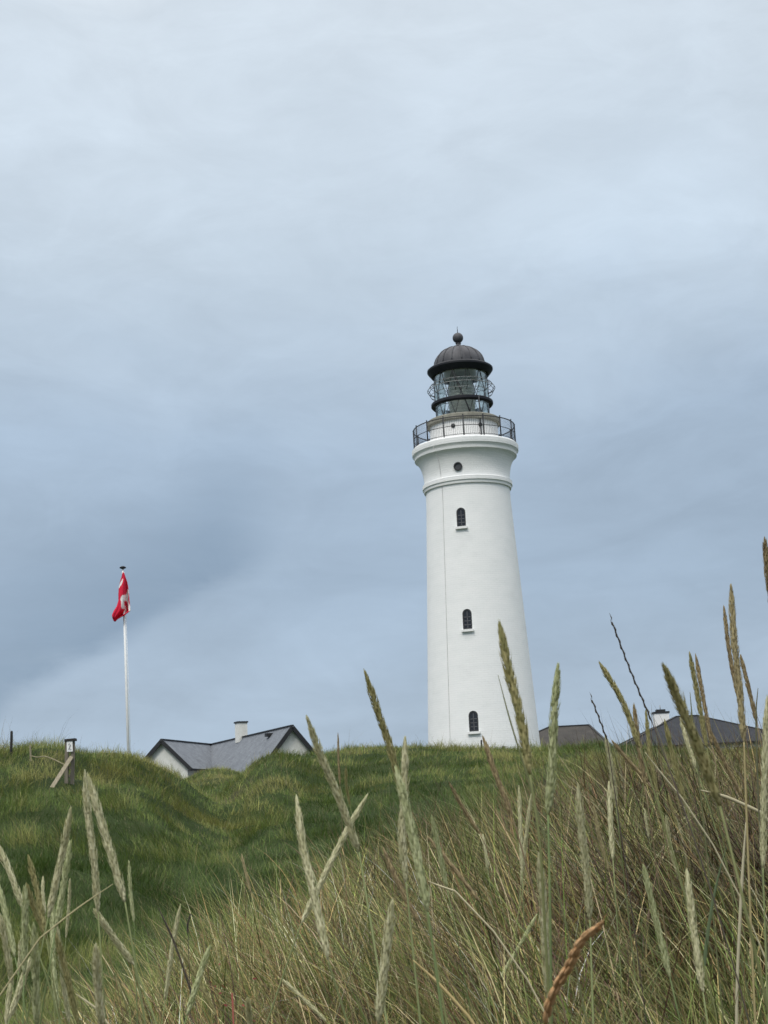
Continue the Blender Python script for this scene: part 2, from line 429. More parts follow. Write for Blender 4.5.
# hummocks: every tussock has its own spread and its own mix of green, straw and brown
NTS=640
_hx,_hy,_ha,_hr=fan(NTS,AL,AR,2.4,18.5,0.0)
_ok=_hr<marram_edge(_ha)*rng.uniform(.85,1.05,NTS); _hx,_hy,_hr=_hx[_ok],_hy[_ok],_hr[_ok]; NTS=len(_hx)
def weights_at(x,y):
    m=fbm(x*.45,y*.45,77,3); az=np.arctan2(x,y); r=np.hypot(x,y); return m+.20*sst(6.5,9.5,r)*sst(azim(520),azim(620),az)-.10*(1-sst(2.5,5.5,r))*sst(azim(250),azim(420),az)
def tussock_blades(name, per, spread, Lr, wr, mixes, label, lean, curve, seg=6, radial=.72, dens=1.0, wscale=3.2):
    sel=rng.uniform(0,1,NTS)<dens; hx,hy,hr=_hx[sel],_hy[sel],_hr[sel]; n=len(hx)
    size=rng.uniform(.6,1.7,n); m=weights_at(hx,hy); wl=1-sst(azim(300),azim(430),np.arctan2(hx,hy)); wl*=sst(3.5,6,hr); m=m*(1-wl)+.525*wl
    cnt=np.maximum(3,(per*size*np.clip(1.25-.045*hr,.45,1.1)).astype(int)); idx=np.repeat(np.arange(n),cnt); N=len(idx)
    a=rng.uniform(0,2*np.pi,N); rd=np.abs(rng.normal(0,spread,N))*size[idx]
    bx=hx[idx]+np.cos(a)*rd; by=hy[idx]+np.sin(a)*rd
    rr=np.hypot(bx,by); f=np.where(rr<1.5,1.5/rr,1); bx*=f;by*=f
    z=terrain(bx,by)
    head=np.where(rng.uniform(0,1,N)<radial,a+rng.normal(0,.5,N),rng.uniform(0,2*np.pi,N))
    L=rng.uniform(*Lr,N)*(.75+.35*size[idx]); w=rng.uniform(*wr,N)*np.clip(np.hypot(bx,by)/wscale,.85,1.9)
    tm=m+rng.normal(0,.07,n); mm=tm[idx]+rng.normal(0,.04,N); mix=np.where(mm<.47,0,np.where(mm<.58,1,2))
    col=np.empty((N,3))
    for k in range(3):
        q=mix==k; col[q]=pick(PAL,mixes[k],int(q.sum()),.24)
    tcol=np.exp(rng.normal(0,.34,(n,1)))*(1-.35*((m>.58)[:,None]))*(1+.22*wl[:,None]); col=col*tcol[idx]
    phi0=np.abs(rng.normal(lean,.25,N))*(.4+rd/spread*.5).clip(.3,1.6); phi1=rng.uniform(*curve,N)
    wx=np.cos(head)*phi0-.11; wy=np.sin(head)*phi0+.05; head=np.arctan2(wy,wx); phi0=np.hypot(wx,wy)
    return blades(name,np.c_[bx,by,z-.02],head,L,w,phi0,phi1,np.clip(col,.004,.7),M['tint'],seg,label)
tussock_blades('marram_grass',66,.15,(.40,.78),(.0020,.0048),[[3.8,4.2,.8,.4,.3,.6,2.4],[3.2,3.2,1.9,.9,.4,1.2,1.3],[.8,.6,1.6,2.4,4.0,.8,.6]],
   'tangled grey green and straw coloured dune grass on the near dune',.32,(.2,1.7))
tussock_blades('dry_thatch',88,.24,(.20,.50),(.0012,.0025),[[1.5,1.2,2.4,2,.6,1.6,1.0],[.8,.5,3,2.4,.8,2.4,.4],[.3,.2,1.4,3,4.5,.7,.2]],
   'fine pale dead grass low among the dune grass',.6,(.5,2.4),5,.35)
def leaning():
    n=230; x,y,az,r=fan(n,azim(330),AR,2.2,9,0.0); per=9
    idx=np.repeat(np.arange(n),per); N=n*per
    bx=x[idx]+rng.normal(0,.22,N); by=y[idx]+rng.normal(0,.22,N); z=terrain(bx,by)
    col=pick(PAL,[.6,1.0,.5,1.4,4,.25,1.4],N,.25)
    blades('leaning_dark_stems',np.c_[bx,by,z-.02],rng.normal(math.pi*.97,.35,N),rng.uniform(.5,.95,N),rng.uniform(.0020,.0036,N)*np.clip(np.hypot(bx,by)/3.2,.8,1.8),
      np.abs(rng.normal(.72,.2,N)),rng.uniform(-.15,.35,N),col,M['tint'],5,'dark purple brown grass stems leaning to one side on the near dune')
leaning()

# ------------------------------------------------------------------ seed stalks
TONES={'pale':((.68,.64,.42),(.47,.46,.27)),'olive':((.46,.41,.20),(.29,.275,.12)),'green':((.58,.60,.35),(.38,.41,.21)),
       'brown':((.44,.35,.19),(.26,.20,.115)),'dark':((.115,.095,.075),(.07,.06,.052)),'orange':((.74,.47,.25),(.54,.32,.155)),'straw':((.42,.36,.20),(.32,.27,.15))}
def catmull(pts, per=10):
    pts=[Vector(p) for p in pts]
    if len(pts)==2: return [pts[0].lerp(pts[1],i/(per*2)) for i in range(per*2+1)]
    ext=[pts[0]*2-pts[1]]+pts+[pts[-1]*2-pts[-2]]; out=[]
    for i in range(1,len(ext)-2):
        p0,p1,p2,p3=ext[i-1:i+3]
        for k in range(per):
            t=k/per
            out.append(.5*((2*p1)+(p2-p0)*t+(2*p0-5*p1+4*p2-p3)*t*t+(3*p1-p0-3*p2+p3)*t**3))
    out.append(pts[-1]); return out
def resample(pts, step):
    cum=[0]
    for a,b in zip(pts,pts[1:]): cum.append(cum[-1]+(b-a).length)
    n=max(3,int(cum[-1]/step)); out=[];j=0
    for i in range(n+1):
        s=cum[-1]*i/n
        while j<len(pts)-2 and cum[j+1]<s: j+=1
        f=(s-cum[j])/max(1e-9,cum[j+1]-cum[j]); out.append(pts[j].lerp(pts[j+1],min(1,max(0,f))))
    return out,cum[-1]

def stalk(pts, w, tone, label, stem=None, leaf=0, d=None, kind='head', leafside=None):
    R=random
    d=d or min(4.6,max(1.35,20.0/w))
    dep=R.uniform(-.004,.028)
    if kind=='head' and w>=7 and leaf==0 and R.random()<.6: leaf=1
    pts=[(px+(R.uniform(-1.3,1.3) if 0<i<len(pts)-1 else 0),py) for i,(px,py) in enumerate(pts)]
    P3=[at(px,py,d+dep*i) for i,(px,py) in enumerate(pts)]
    head=catmull(P3,8)
    step=.0062 if kind=='head' else .010
    hp,HL=resample(head,step)
    base=hp[-1]; dirn=(hp[-1]-hp[-4]).normalized()
    # stem
    if stem: sp=[base]+[at(px,py,d+dep) for px,py in stem]; sd=(sp[-1]-sp[-2]).normalized()
    else: sp=[base]; sd=dirn
    q=sp[-1]; g=tz(q.x,q.y); h=max(.05,q.z-g)
    sd=Vector((sd.x,sd.y,min(sd.z,-.35))).normalized()
    p1=q+sd*(h*.5); p2=Vector((p1.x+sd.x*h*.12,p1.y,0)); p2.z=tz(p2.x,p2.y)-.03
    bez=[q*(1-t)**2+p1*2*t*(1-t)+p2*t*t for t in [i/10 for i in range(1,11)]]
    sp=(catmull(sp,5) if len(sp)>1 else sp)+bez
    root=empty('grass_stalk',p2,label,'grass stalk','seed stalks of the dune grass')
    loc=lambda L:[v-p2 for v in L]
    c1,c2=TONES[tone]
    rad=w*d/F/2*(.78 if kind=='head' else 1)
    sr=min(.0022,max(.0010,rad*.28))
    scol={'pale':(.20,.23,.10),'olive':(.17,.185,.075),'green':(.15,.20,.08),'brown':(.20,.15,.09),'dark':(.07,.055,.045),'orange':(.33,.17,.08),'straw':(.36,.30,.15)}[tone]
    mb=MB(); ns=len(sp); mb.tube(loc(sp),[sr*(.8+.5*i/ns) for i in range(ns)],6,scol)
    mb.build('stem',M['head'],root)
    mb=MB(); N=len(hp)-1
    lp=loc(hp)
    def prof(t):   # t from the tip
        return max(.12,min(1,(t*5.5)**.6)*min(1,((1-t)*7)**.5+.25)) if t<1 else .2
    if kind=='head':
        mb.tube(lp,[rad*.60*prof(i/N) for i in range(N+1)],7,tuple(.5*(u+v) for u,v in zip(c1,c2)))
        cnt=int(HL/.0056*(6 if rad>.0045 else 5)); az0=R.uniform(0,6.28)
        ph1,ph2=R.uniform(0,6.28),R.uniform(0,6.28)
        for q in range(cnt):
            t=(q+R.uniform(-.5,.5)*4)/cnt; t=min(.999,max(0.0,t)); fi=t*N; i=min(N-1,int(fi)); p=lp[i].lerp(lp[i+1],fi-i)
            ax=(lp[max(0,i-1)]-lp[min(N,i+2)]).normalized()
            x=ax.cross(Vector((0,1,.2))).normalized(); y=ax.cross(x)
            a=az0+q*2.399963+R.uniform(-.25,.25); o=x*math.cos(a)+y*math.sin(a); sd2=ax.cross(o)
            lump=1+.09*math.sin(t*HL*260+ph1)+.07*math.sin(t*HL*95+ph2)
            rr=rad*prof(t)*lump*R.uniform(.88,1.06); ln=R.uniform(.010,.0165)*(.6+.5*prof(t))
            tip=p+o*rr*R.uniform(1.0,1.42)+ax*ln
            b=p+o*rr*.52-ax*.002; m_=p+ax*ln*.30+o*rr*.92; ww=rad*R.uniform(.28,.42)
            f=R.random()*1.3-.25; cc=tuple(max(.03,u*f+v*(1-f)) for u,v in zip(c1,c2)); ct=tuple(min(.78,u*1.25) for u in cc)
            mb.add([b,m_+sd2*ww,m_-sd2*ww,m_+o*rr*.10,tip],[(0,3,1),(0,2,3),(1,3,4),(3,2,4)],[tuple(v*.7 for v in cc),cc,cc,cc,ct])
        for q in range(int(cnt*.06)):      # stray fuzz
            t=R.random(); i=min(N-1,int(t*N)); p=lp[i]; ax=(lp[max(0,i-1)]-lp[min(N,i+2)]).normalized()
            x=ax.cross(Vector((0,1,.2))).normalized(); y=ax.cross(x); a=R.uniform(0,6.28); o=x*math.cos(a)+y*math.sin(a)
            b=p+o*rad*prof(t)*.9; tip=b+ax*R.uniform(.004,.009)+o*rad*R.uniform(.2,.6); sd2=ax.cross(o)*.0004
            mb.add([b-sd2,b+sd2,tip],[(0,1,2)],c1)
    elif kind=='twist':
        # dry ear of plump overlapping spikelets in two rows, wound round the stalk
        mb.tube(lp,[rad*.34*prof(i/N) for i in range(N+1)],7,c2)
        ne=int(HL/.0085)
        for q in range(ne):
            t=q/ne; fi=t*N; i=min(N-1,int(fi)); p=lp[i].lerp(lp[i+1],fi-i); ax=(lp[max(0,i-1)]-lp[min(N,i+2)]).normalized()
            x=ax.cross(Vector((0,1,.2))).normalized(); y=ax.cross(x)
            for e in range(3):
                a=math.pi*q+t*4.0+(e-1)*.75+R.uniform(-.2,.2); o=x*math.cos(a)+y*math.sin(a); pr=max(.35,prof(t)); r0=rad*pr
                ln=R.uniform(.017,.024)
                path=[p+o*r0*.15,p+ax*ln*.28+o*r0*.52,p+ax*ln*.62+o*r0*.55,p+ax*ln+o*r0*.42]
                f=R.random(); cc=tuple(u*f+v*(1-f) for u,v in zip(c1,c2))
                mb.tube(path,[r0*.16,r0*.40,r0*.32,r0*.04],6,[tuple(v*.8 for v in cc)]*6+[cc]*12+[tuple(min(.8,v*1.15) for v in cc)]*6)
            if q%2==0:
                o=x*R.uniform(-1,1)+y*R.uniform(-1,1); b=p+ax*.012+o.normalized()*rad*.7; tip=b+ax*.012+o.normalized()*rad*.35; sd2=ax.cross(o).normalized()*.0006
                mb.add([b-sd2,b+sd2,tip],[(0,1,2)],c1)
    elif kind=='rye':
        mb.tube(lp,sr*1.0,5,c2)
        for i in range(0,N+1):
            p=lp[i]; ax=(lp[max(0,i-1)]-lp[min(N,i+1)]).normalized(); x=ax.cross(Vector((0,1,.2))).normalized()
            o=x*(1 if i%2 else -1); s=ax.cross(o)
            b=p; tip=p+ax*.017+o*rad*.35; m_=p+ax*.007+o*rad*.50
            mb.add([b,m_+s*rad*.5-o*rad*.2,m_-s*rad*.5-o*rad*.2,m_+o*rad*.40,tip],[(0,3,1),(0,2,3),(1,3,4),(3,2,4),(0,1,2),(1,4,2)],c1)
    mb.build('seed_head',M['head'],root)
    for k in range(leaf):
        j=int(len(sp)*R.uniform(.62,.78)); p=sp[j]-p2; sd_=leafside if leafside is not None else R.choice((-1,1))
        Lf=R.uniform(.20,.34); n=9; V=[];Fc=[]
        bend=R.uniform(.05,.5)
        hx=sd_*R.uniform(.05,.25)
        for i in range(n+1):
            t=i/n; c=p+Vector((hx*Lf*t+sd_*bend*.3*Lf*t*t, R.uniform(-.1,.1)*0, Lf*t*(1-.35*bend*t)))
            wd=.0032*(1-t**2)*(1 if i else .7)+.0002
            V+= [c+Vector((-wd,.0008,0)),c+Vector((0,-.0010,0)),c+Vector((wd,.0008,0))]
        for i in range(n):
            for q in (0,1): Fc.append((i*3+q,i*3+q+1,i*3+q+4,i*3+q+3))
        gcol=tuple(v*R.uniform(.85,1.15) for v in (.135,.165,.075))
        MB().add(V,Fc,gcol,True).build('leaf',M['tint'],root)
    return root

ST=[
# right and middle
([(500,626),(510,672),(521,722),(530,775)],12.5,'olive','tall olive seed head standing in front of the right edge of the lighthouse',[(540,845),(545,930)],1,{}),
([(558,668),(555,715),(551,765),(548,815)],11,'green','upright pale green seed head just right of the lighthouse base, before the brown hip roof',[(550,900),(551,980)],2,{}),
([(601,665),(622,702),(640,748)],7.5,'olive','straight olive seed head leaning left between the two dark roofs',[(655,795)],0,{}),
([(612,622),(631,670),(652,722)],3.4,'dark','thin dark beaded spike leaning left against the sky above the white chimney',[(668,765)],0,{'kind':'rye','d':2.4}),
([(592,700),(600,722),(607,740)],3.2,'dark','short blackish seed head tip over the right end of the brown hip roof',[(616,800)],0,{'kind':'rye','d':3.0}),
([(606,738),(611,770),(616,806)],6.5,'pale','pale green seed head directly under the short blackish tip',None,0,{}),
([(665,669),(682,706),(700,753),(720,806)],14,'olive','thickest nearest seed head, leaning left across the dark slate roof',[(742,895),(757,960)],1,{}),
([(690,655),(698,695),(707,748)],6.5,'olive','left one of the close pair of olive heads over the slate roof peak',None,0,{}),
([(696,657),(703,700),(712,745)],5.5,'brown','right one of the close pair of brownish heads over the slate roof peak',None,0,{}),
([(724,608),(730,650),(738,698)],5.5,'brown','slim brown head standing close left of the tallest straw coloured head',None,0,{}),
([(731,588),(735,635),(740,690),(744,742)],9,'straw','tallest straw coloured seed head rising above the right end of the slate roof',[(746,800)],0,{}),
([(741,657),(748,690),(757,724)],5.5,'brown','short dark brown head leaning left, right of the tallest straw coloured head',None,0,{}),
([(765,541),(769,575),(774,620)],8,'brown','seed head cut by the right frame edge high against the sky',[(778,700)],0,{}),
([(767,700),(765,780),(763,868)],8.5,'pale','pale seed head running along the right frame edge below roof height',[(765,930)],0,{}),
([(366,675),(379,712),(391,750),(404,800)],9.5,'olive','tall seed head leaning left against sky and hill, midway between white house and lighthouse',[(420,880)],0,{}),
([(405,742),(404,790),(402,835),(406,882)],10,'pale','upright pale head crossing the hill crest left of the lighthouse base',[(414,960)],1,{}),
([(397,772),(408,815),(420,865),(428,912)],11.5,'green','pale green head right behind the upright pale head, leaning left across it',[(436,970)],2,{}),
([(308,720),(322,757),(340,800),(359,852)],10,'pale','pale head whose tip stands just right of the white gable, leaning left',[(372,930)],0,{}),
([(297,801),(304,850),(315,900),(328,960)],10,'pale','pale head on dark hill grass crossed by a right leaning head',[(345,1015)],0,{}),
([(366,797),(346,832),(322,880),(301,924)],7.5,'pale','right leaning head that crosses another pale head over the hill foot',[(285,970),(268,1020)],0,{}),
([(338,735),(339,760),(340,786)],2.6,'brown','small brown upright spike against the hill crest right of the white gable',None,0,{}),
([(346,768),(347,785),(350,805)],3.5,'olive','tiny olive head on the hill right below the brown upright spike',None,0,{}),
([(484,740),(497,777),(513,818)],7,'brown','brown head leaning left with its tip on the lighthouse foot',[(525,860)],0,{}),
([(450,784),(464,808),(480,834)],4.5,'brown','thin brown head leaning left on the green slope under the lighthouse',[(502,880)],0,{}),
([(429,838),(452,866),(480,902)],5.5,'brown','brown head leaning far left in the dry grass below the lighthouse',None,0,{}),
([(432,818),(438,850),(447,888)],6,'green','faint green upright head in the dry grass left of the far leaning brown head',None,0,{}),
([(519,788),(520,830),(522,872)],5,'pale','left one of two small pale heads in front of the lighthouse slope',None,0,{}),
([(531,796),(526,838),(521,885)],4.8,'pale','right one of two small pale heads, leaning right in front of the lighthouse slope',None,0,{}),
([(578,789),(582,835),(587,880),(590,920)],9.5,'pale','broad pale upright head in brown grass, directly above the orange brown spike',[(592,985)],0,{}),
([(539,858),(543,910),(547,960),(550,1005)],10,'pale','pale striped head hugging green leaves left of the orange brown spike',None,2,{}),
([(609,785),(611,820),(613,860)],6.5,'pale','small pale upright head in the brown grass right of the broad pale head',None,0,{}),
([(594,808),(601,838),(609,872)],5,'straw','small straw coloured head leaning left between two upright pale heads',None,0,{}),
([(644,868),(655,915),(670,978)],8,'green','grey green head low in the tangle, right of the orange brown spike',None,1,{}),
([(687,874),(694,930),(703,992)],9,'pale','pale head low in the tangle near the right side, tip level with the orange spike',None,1,{}),
([(666,818),(671,846),(679,878)],5,'pale','slim pale head in the tangle above the grey green head',None,0,{}),
([(634,706),(638,740),(645,786)],6,'brown','left one of two small heads below the white chimney',None,0,{}),
([(646,712),(651,750),(657,792)],5,'olive','right one of two small heads below the white chimney',None,0,{}),
([(665,722),(673,758),(685,802)],6,'olive','faint olive head crossing the left hip of the dark slate roof under the thickest head',None,0,{}),
([(681,720),(687,745),(696,768)],5.5,'pale','faint pale head behind the lower half of the thickest head',None,0,{}),
([(392,905),(386,960),(378,1024)],11.5,'pale','broad pale green head at the bottom edge below the midway pair',None,1,{}),
([(384,850),(400,885),(420,924)],6,'brown','brown pointed head leaning left in front of the upright pale head stem',None,0,{}),
([(600,925),(594,931),(584,939),(574,953),(567,968),(557,985),(549,1006),(545,1030)],11.5,'orange','orange brown dry twisted spike curving up at the bottom edge',None,0,{'kind':'twist','d':1.25}),
([(536,916),(520,945),(498,982)],5,'green','thin green head leaning right at the foot of the pale striped head',None,0,{}),
([(283,980),(303,998),(327,1022)],5,'pale','thin pale head leaning left at the bottom edge under the right leaning head',None,0,{}),
# left cluster
([(85,775),(88,815),(93,862),(98,912)],9,'pale','left one of the tall pair meeting at their tips on the dark green slope',None,0,{}),
([(89,779),(102,822),(114,862),(125,902)],10,'pale','right one of the tall pair meeting at their tips on the dark green slope',[(134,955),(143,1010)],1,{}),
([(96,912),(113,937),(134,965)],8,'pale','leaning head hanging below the tall pair, bent to the left',[(152,1012)],0,{}),
([(129,863),(131,890),(134,922)],4.5,'green','slim green head just right of the tall pair',[(136,980)],0,{}),
([(70,812),(62,848),(48,918)],9,'pale','topmost head of the left corner cluster, leaning right',None,0,{}),
([(70,844),(63,885),(56,928)],8,'green','green head leaning right, close under the topmost head of the left corner cluster',None,0,{}),
([(70,880),(68,908),(66,938)],4,'pale','very slim pale head at the right rim of the left corner cluster',None,0,{}),
([(29,859),(37,895),(46,938)],7.5,'olive','olive head leaning left in the middle of the left corner cluster',None,0,{}),
([(-2,846),(10,875),(23,908)],8,'pale','head leaning in from the left frame edge, upper one of two',None,0,{}),
([(-2,884),(7,920),(15,957)],7,'green','head leaning in from the left frame edge, lower one of two',None,0,{}),
([(43,879),(44,895),(45,915)],4.5,'pale','short slim upright head between two larger heads of the left corner cluster',None,0,{}),
([(25,889),(25,930),(24,974)],9,'green','thick grey green upright head in the left corner cluster',None,1,{}),
([(27,886),(36,910),(47,938)],7,'olive','olive head leaning left right beside the thick grey green upright head',None,0,{}),
([(1,918),(6,950),(12,984)],8,'pale','pale head rising along the left frame edge under the two leaning ones',None,0,{}),
([(96,949),(99,985),(102,1026)],10.5,'pale','stout pale head standing alone at the bottom edge right of the left corner cluster',None,0,{}),
([(34,928),(35,975),(37,1026)],10,'green','stout green head at the bottom edge of the left corner cluster',None,0,{}),
([(56,935),(66,975),(78,1024)],7.5,'olive','olive head leaning left at the bottom edge, right of the stout green head',None,0,{}),
([(53,905),(52,960),(58,1010)],6.5,'green','green head close behind the olive head at the bottom of the left corner cluster',None,0,{}),
([(12,978),(9,1000),(6,1026)],6,'pale','small pale head in the extreme bottom left corner',None,0,{}),
([(31,958),(22,985),(10,1018)],8,'pale','pale head leaning right across the bottom left corner',None,0,{}),
([(180,907),(174,945),(165,1000)],5.5,'pale','slim pale head leaning right at the left edge of the fine pale grass',None,0,{}),
([(160,911),(174,945),(194,1000)],2.6,'dark','thin dark brown spike leaning left in front of the fine pale grass',None,0,{'d':3.2}),
([(190,916),(189,925),(188,935)],2.4,'dark','tiny blackish seed tip among the fine pale grass',None,0,{'d':3.6}),
([(209,948),(198,980),(187,1016)],7,'green','grey green head leaning right at the foot of the fine pale grass',None,0,{}),
([(180,949),(196,977),(217,1016)],5,'olive','thin olive head leaning left, crossing a grey green head near the bottom',None,0,{}),
([(248,1000),(249,1012),(251,1030)],7,'pale','short pale tip poking over the bottom edge below the red leaves',None,0,{}),
([(242,856),(246,873),(251,893)],3.6,'straw','thin straw tip standing out of the fine pale grass against the dark slope',None,0,{'d':4.6}),
([(57,926),(62,970),(69,1022)],6.5,'pale','slim pale head close beside the olive head at the bottom of the left cluster',None,1,{}),
([(20,942),(19,958),(18,976)],4.5,'pale','short pale head between the thick green head and the left frame edge',None,0,{}),
([(613,742),(628,760),(648,782)],4.8,'brown','thin brown head leaning left on the dune under the gap between the two dark roofs',None,0,{}),
([(709,728),(724,760),(743,799)],5.2,'brown','brown head leaning left below the close pair of heads over the slate roof peak',None,1,{}),
([(645,812),(646,824),(649,838)],3.6,'pale','tiny pale head in the dune grass between the slim pale head and two small heads',None,0,{}),
([(483,836),(485,852),(488,870)],4,'pale','tiny pale head in the dry grass left of two small pale heads',None,1,{}),
([(669,797),(673,812),(678,830)],4,'olive','tiny olive head in the dark brown dune grass left of the thickest head foot',None,1,{}),
]
for pts,w,tone,label,stem,leaf,kw in ST:
    stalk(pts,w,tone,label,stem,leaf,**kw)

# loose straws
def straw(pts, w, col, label, d):
    P3=catmull([at(x,y,d) for x,y in pts],8); q=P3[-1]; g=tz(q.x,q.y)
    dirn=(P3[-1]-P3[-3]).normalized(); h=max(.02,q.z-g)
    p1=q+Vector((dirn.x,dirn.y,min(dirn.z,-.9))).normalized()*h*.35; p2=Vector((p1.x,p1.y,tz(p1.x,p1.y)-.02))
    P3+= [q*(1-t)**2+p1*2*t*(1-t)+p2*t*t for t in [i/8 for i in range(1,9)]]
    r=w*d/F/2; n=len(P3)
    o=MB().tube([p-p2 for p in P3],[r*(.35+.65*min(1,i/8)) for i in range(n)],6,col).build('grass_straw',M['head'])
    o.location=p2; tag(o,label,'straw','bent straws among the seed stalks'); return o
straw([(113,884),(78,908),(40,938)],1.5,(.44,.39,.22),'pale bent straw crossing the left corner cluster to the tall pair',2.0)
straw([(413,960),(440,985),(468,1016)],3.2,(.46,.36,.17),'yellow straw leaning left at the bottom, below the midway heads',2.0)
straw([(746,822),(742,880),(738,960)],3.0,(.46,.42,.29),'pale dead straw standing upright in the tangle near the right edge',2.6)
straw([(498,675),(510,720),(526,772)],1.6,(.16,.17,.08),'thin green blade beside the tall olive seed head over the lighthouse',2.1)
straw([(690,692),(692,715),(696,752)],1.4,(.14,.15,.07),'thin bare blade standing before the peak of the slate roof',3.0)
straw([(758,688),(756,715),(757,760)],1.6,(.12,.12,.07),'thin dark bare blade against the sky at the right end of the slate roof',2.8)
straw([(645,752),(662,774),(682,798)],1.5,(.46,.42,.28),'pale straw leaning left across the dune below the white chimney',2.6)
straw([(76,994),(86,1001),(97,1009)],2.2,(.44,.40,.26),'short pale straw beside the stout pale head at the bottom edge',2.0)
straw([(428,881),(440,886),(455,891)],1.9,(.48,.43,.28),'pale broken straw lying across the dry grass under the far leaning brown head',2.6)
straw([(700,790),(726,797),(760,812)],3.4,(.40,.36,.24),'pale broken straw lying nearly level on the dune right of the thickest head',3.0)

# ------------------------------------------------------------------ lighthouse
DT=110.0
base=at(484,745,DT)
X0=base.x
def zl(py):  # height of the tower axis at photo row py
    # the axis leans in the picture by the camera roll; find the pixel on the axis
    px=484-(745-py)*.0625
    for _ in range(3):
        p=at(px,py,DT); px+= (X0-p.x)*F/112*1.0
    return at(px,py,DT).z
def rad(hw,py):
    p=np.array([X0,DT,zl(py)])-CAM; return hw*float(p@fwd)/F
zb=tz(X0,DT)-.4
LH=empty('lighthouse',(X0,DT,zb),'tall white round lighthouse with dark dome, glazed lantern and iron gallery railing','lighthouse')
face=math.atan2(-DT,-X0)           # direction from the tower towards the camera
def Zr(py): return zl(py)-zb
# shaft: solid of revolution
r726,r507=rad(54.8,726),rad(42.4,507); z726,z507=Zr(726),Zr(507)
sl=(r507-r726)/(z507-z726)
prof=[(r726+sl*(0-z726),0)]
for k in range(1,14):
    z=z507*k/13; prof.append((r726+sl*(z-z726),z))
def pr(hw,py): prof.append((rad(hw,py),Zr(py)))
pr(42.0,492.4); pr(43.6,491.8); pr(44.0,489.2); pr(44.9,488.8); pr(44.9,485.2); pr(43.3,484.2)
pr(42.8,480); pr(43.4,474.5); pr(44.8,468.5); pr(46.8,464); pr(49.0,461.0); pr(51.0,459.6); pr(51.2,457.0); pr(51.6,456.2); pr(53.0,454.6); pr(53.3,452); pr(53.2,449.6); pr(52.0,448.4)
ztop=Zr(448.2); prof.append((rad(38,448),ztop))
shaft=MB().lathe(prof,128).build('tower_shaft',M['brick'],LH,sharp=28)
wins=[(461,517,9.2,19),(467.2,619,9.4,20),(473.5,721,9.6,20)]
def frame_at(px,py):
    """point on the shaft surface and its outward direction for a photo position"""
    axx=None
    z=zl(py)
    # azimuth offset
    r=rad(42.4+(py-507)*.0566,py)
    # walk the ray to the surface
    best=None
    rr=ray(px,py)
    for k in range(4000):
        t=(DT-8+k*.004)/rr[1]; p=CAM+rr*t
        R0=r726+sl*(p[2]-zb-z726)
        if math.hypot(p[0]-X0,p[1]-DT)<=R0: best=p;break
    a=math.atan2(best[1]-DT,best[0]-X0)
    return best,a
def arch(wd,ht,n=10):
    r=wd/2; pts=[(-r,-ht/2),(r,-ht/2)]
    for k in range(n+1):
        a=math.pi*k/n; pts.append((r*math.cos(a),ht/2-r+r*math.sin(a)))
    return pts
def prism(mb,outline,M4,y0,y1,col=None):
    m=len(outline); V=[M4@Vector((x,y,z)) for y in (y0,y1) for x,z in outline]
    Fc=[tuple(range(m)),tuple(range(m,2*m))[::-1]]+[(i,(i+1)%m,m+(i+1)%m,m+i) for i in range(m)]
    return mb.add(V,Fc,col)
def ringprism(mb,o1,o2,M4,y0,y1,col=None):
    m=len(o1); V=[M4@Vector((x,y,z)) for y in (y0,y1) for o in (o1,o2) for x,z in o]
    Fc=[]
    for i in range(m):
        j=(i+1)%m
        Fc+=[(i,j,m+j,m+i),(2*m+i,3*m+i,3*m+j,2*m+j),(i,2*m+i,2*m+j,j),(m+i,m+j,3*m+j,3*m+i)]
    return mb.add(V,Fc,col)
cut=MB(); todo=[]
for px,py,wp,hp_ in wins:
    p,a=frame_at(px,py); dist=float((p-CAM)@fwd); wd=wp*dist/F; ht=hp_*dist/F*1.03
    # local frame: +y points outward, x along the wall, z up
    M4=Matrix.Translation(Vector((p[0]-X0,p[1]-DT,p[2]-zb)))@Matrix.Rotation(a-math.pi/2,4,'Z')
    prism(cut,arch(wd,ht),M4,-.42,.6); todo.append((M4,wd,ht))
# the round window under the gallery
po=None
rr=ray(458.0,466.5)
for k in range(4000):
    t=(DT-8+k*.004)/rr[1]; p=CAM+rr*t; zz=p[2]-zb
    R0=np.interp(zz,[q[1] for q in prof[14:-1]],[q[0] for q in prof[14:-1]])
    if math.hypot(p[0]-X0,p[1]-DT)<=R0: po=p;break
ao=math.atan2(po[1]-DT,po[0]-X0); ro=4.0*float((po-CAM)@fwd)/F
MO=Matrix.Translation(Vector((po[0]-X0,po[1]-DT,po[2]-zb)))@Matrix.Rotation(ao-math.pi/2,4,'Z')
circ=lambda r,n=24:[(r*math.cos(2*math.pi*k/n),r*math.sin(2*math.pi*k/n)) for k in range(n)]
prism(cut,circ(ro),MO,-.6,.8)
cutter=cut.build('cutter',M['brick'])
md=shaft.modifiers.new('b','BOOLEAN'); md.operation='DIFFERENCE'; md.solver='EXACT'; 
cutter.location=LH.location
bpy.context.view_layer.update()
md.object=cutter
dg=bpy.context.evaluated_depsgraph_get(); newme=bpy.data.meshes.new_from_object(shaft.evaluated_get(dg))
shaft.modifiers.clear(); shaft.data=newme
bpy.data.objects.remove(cutter,do_unlink=True)
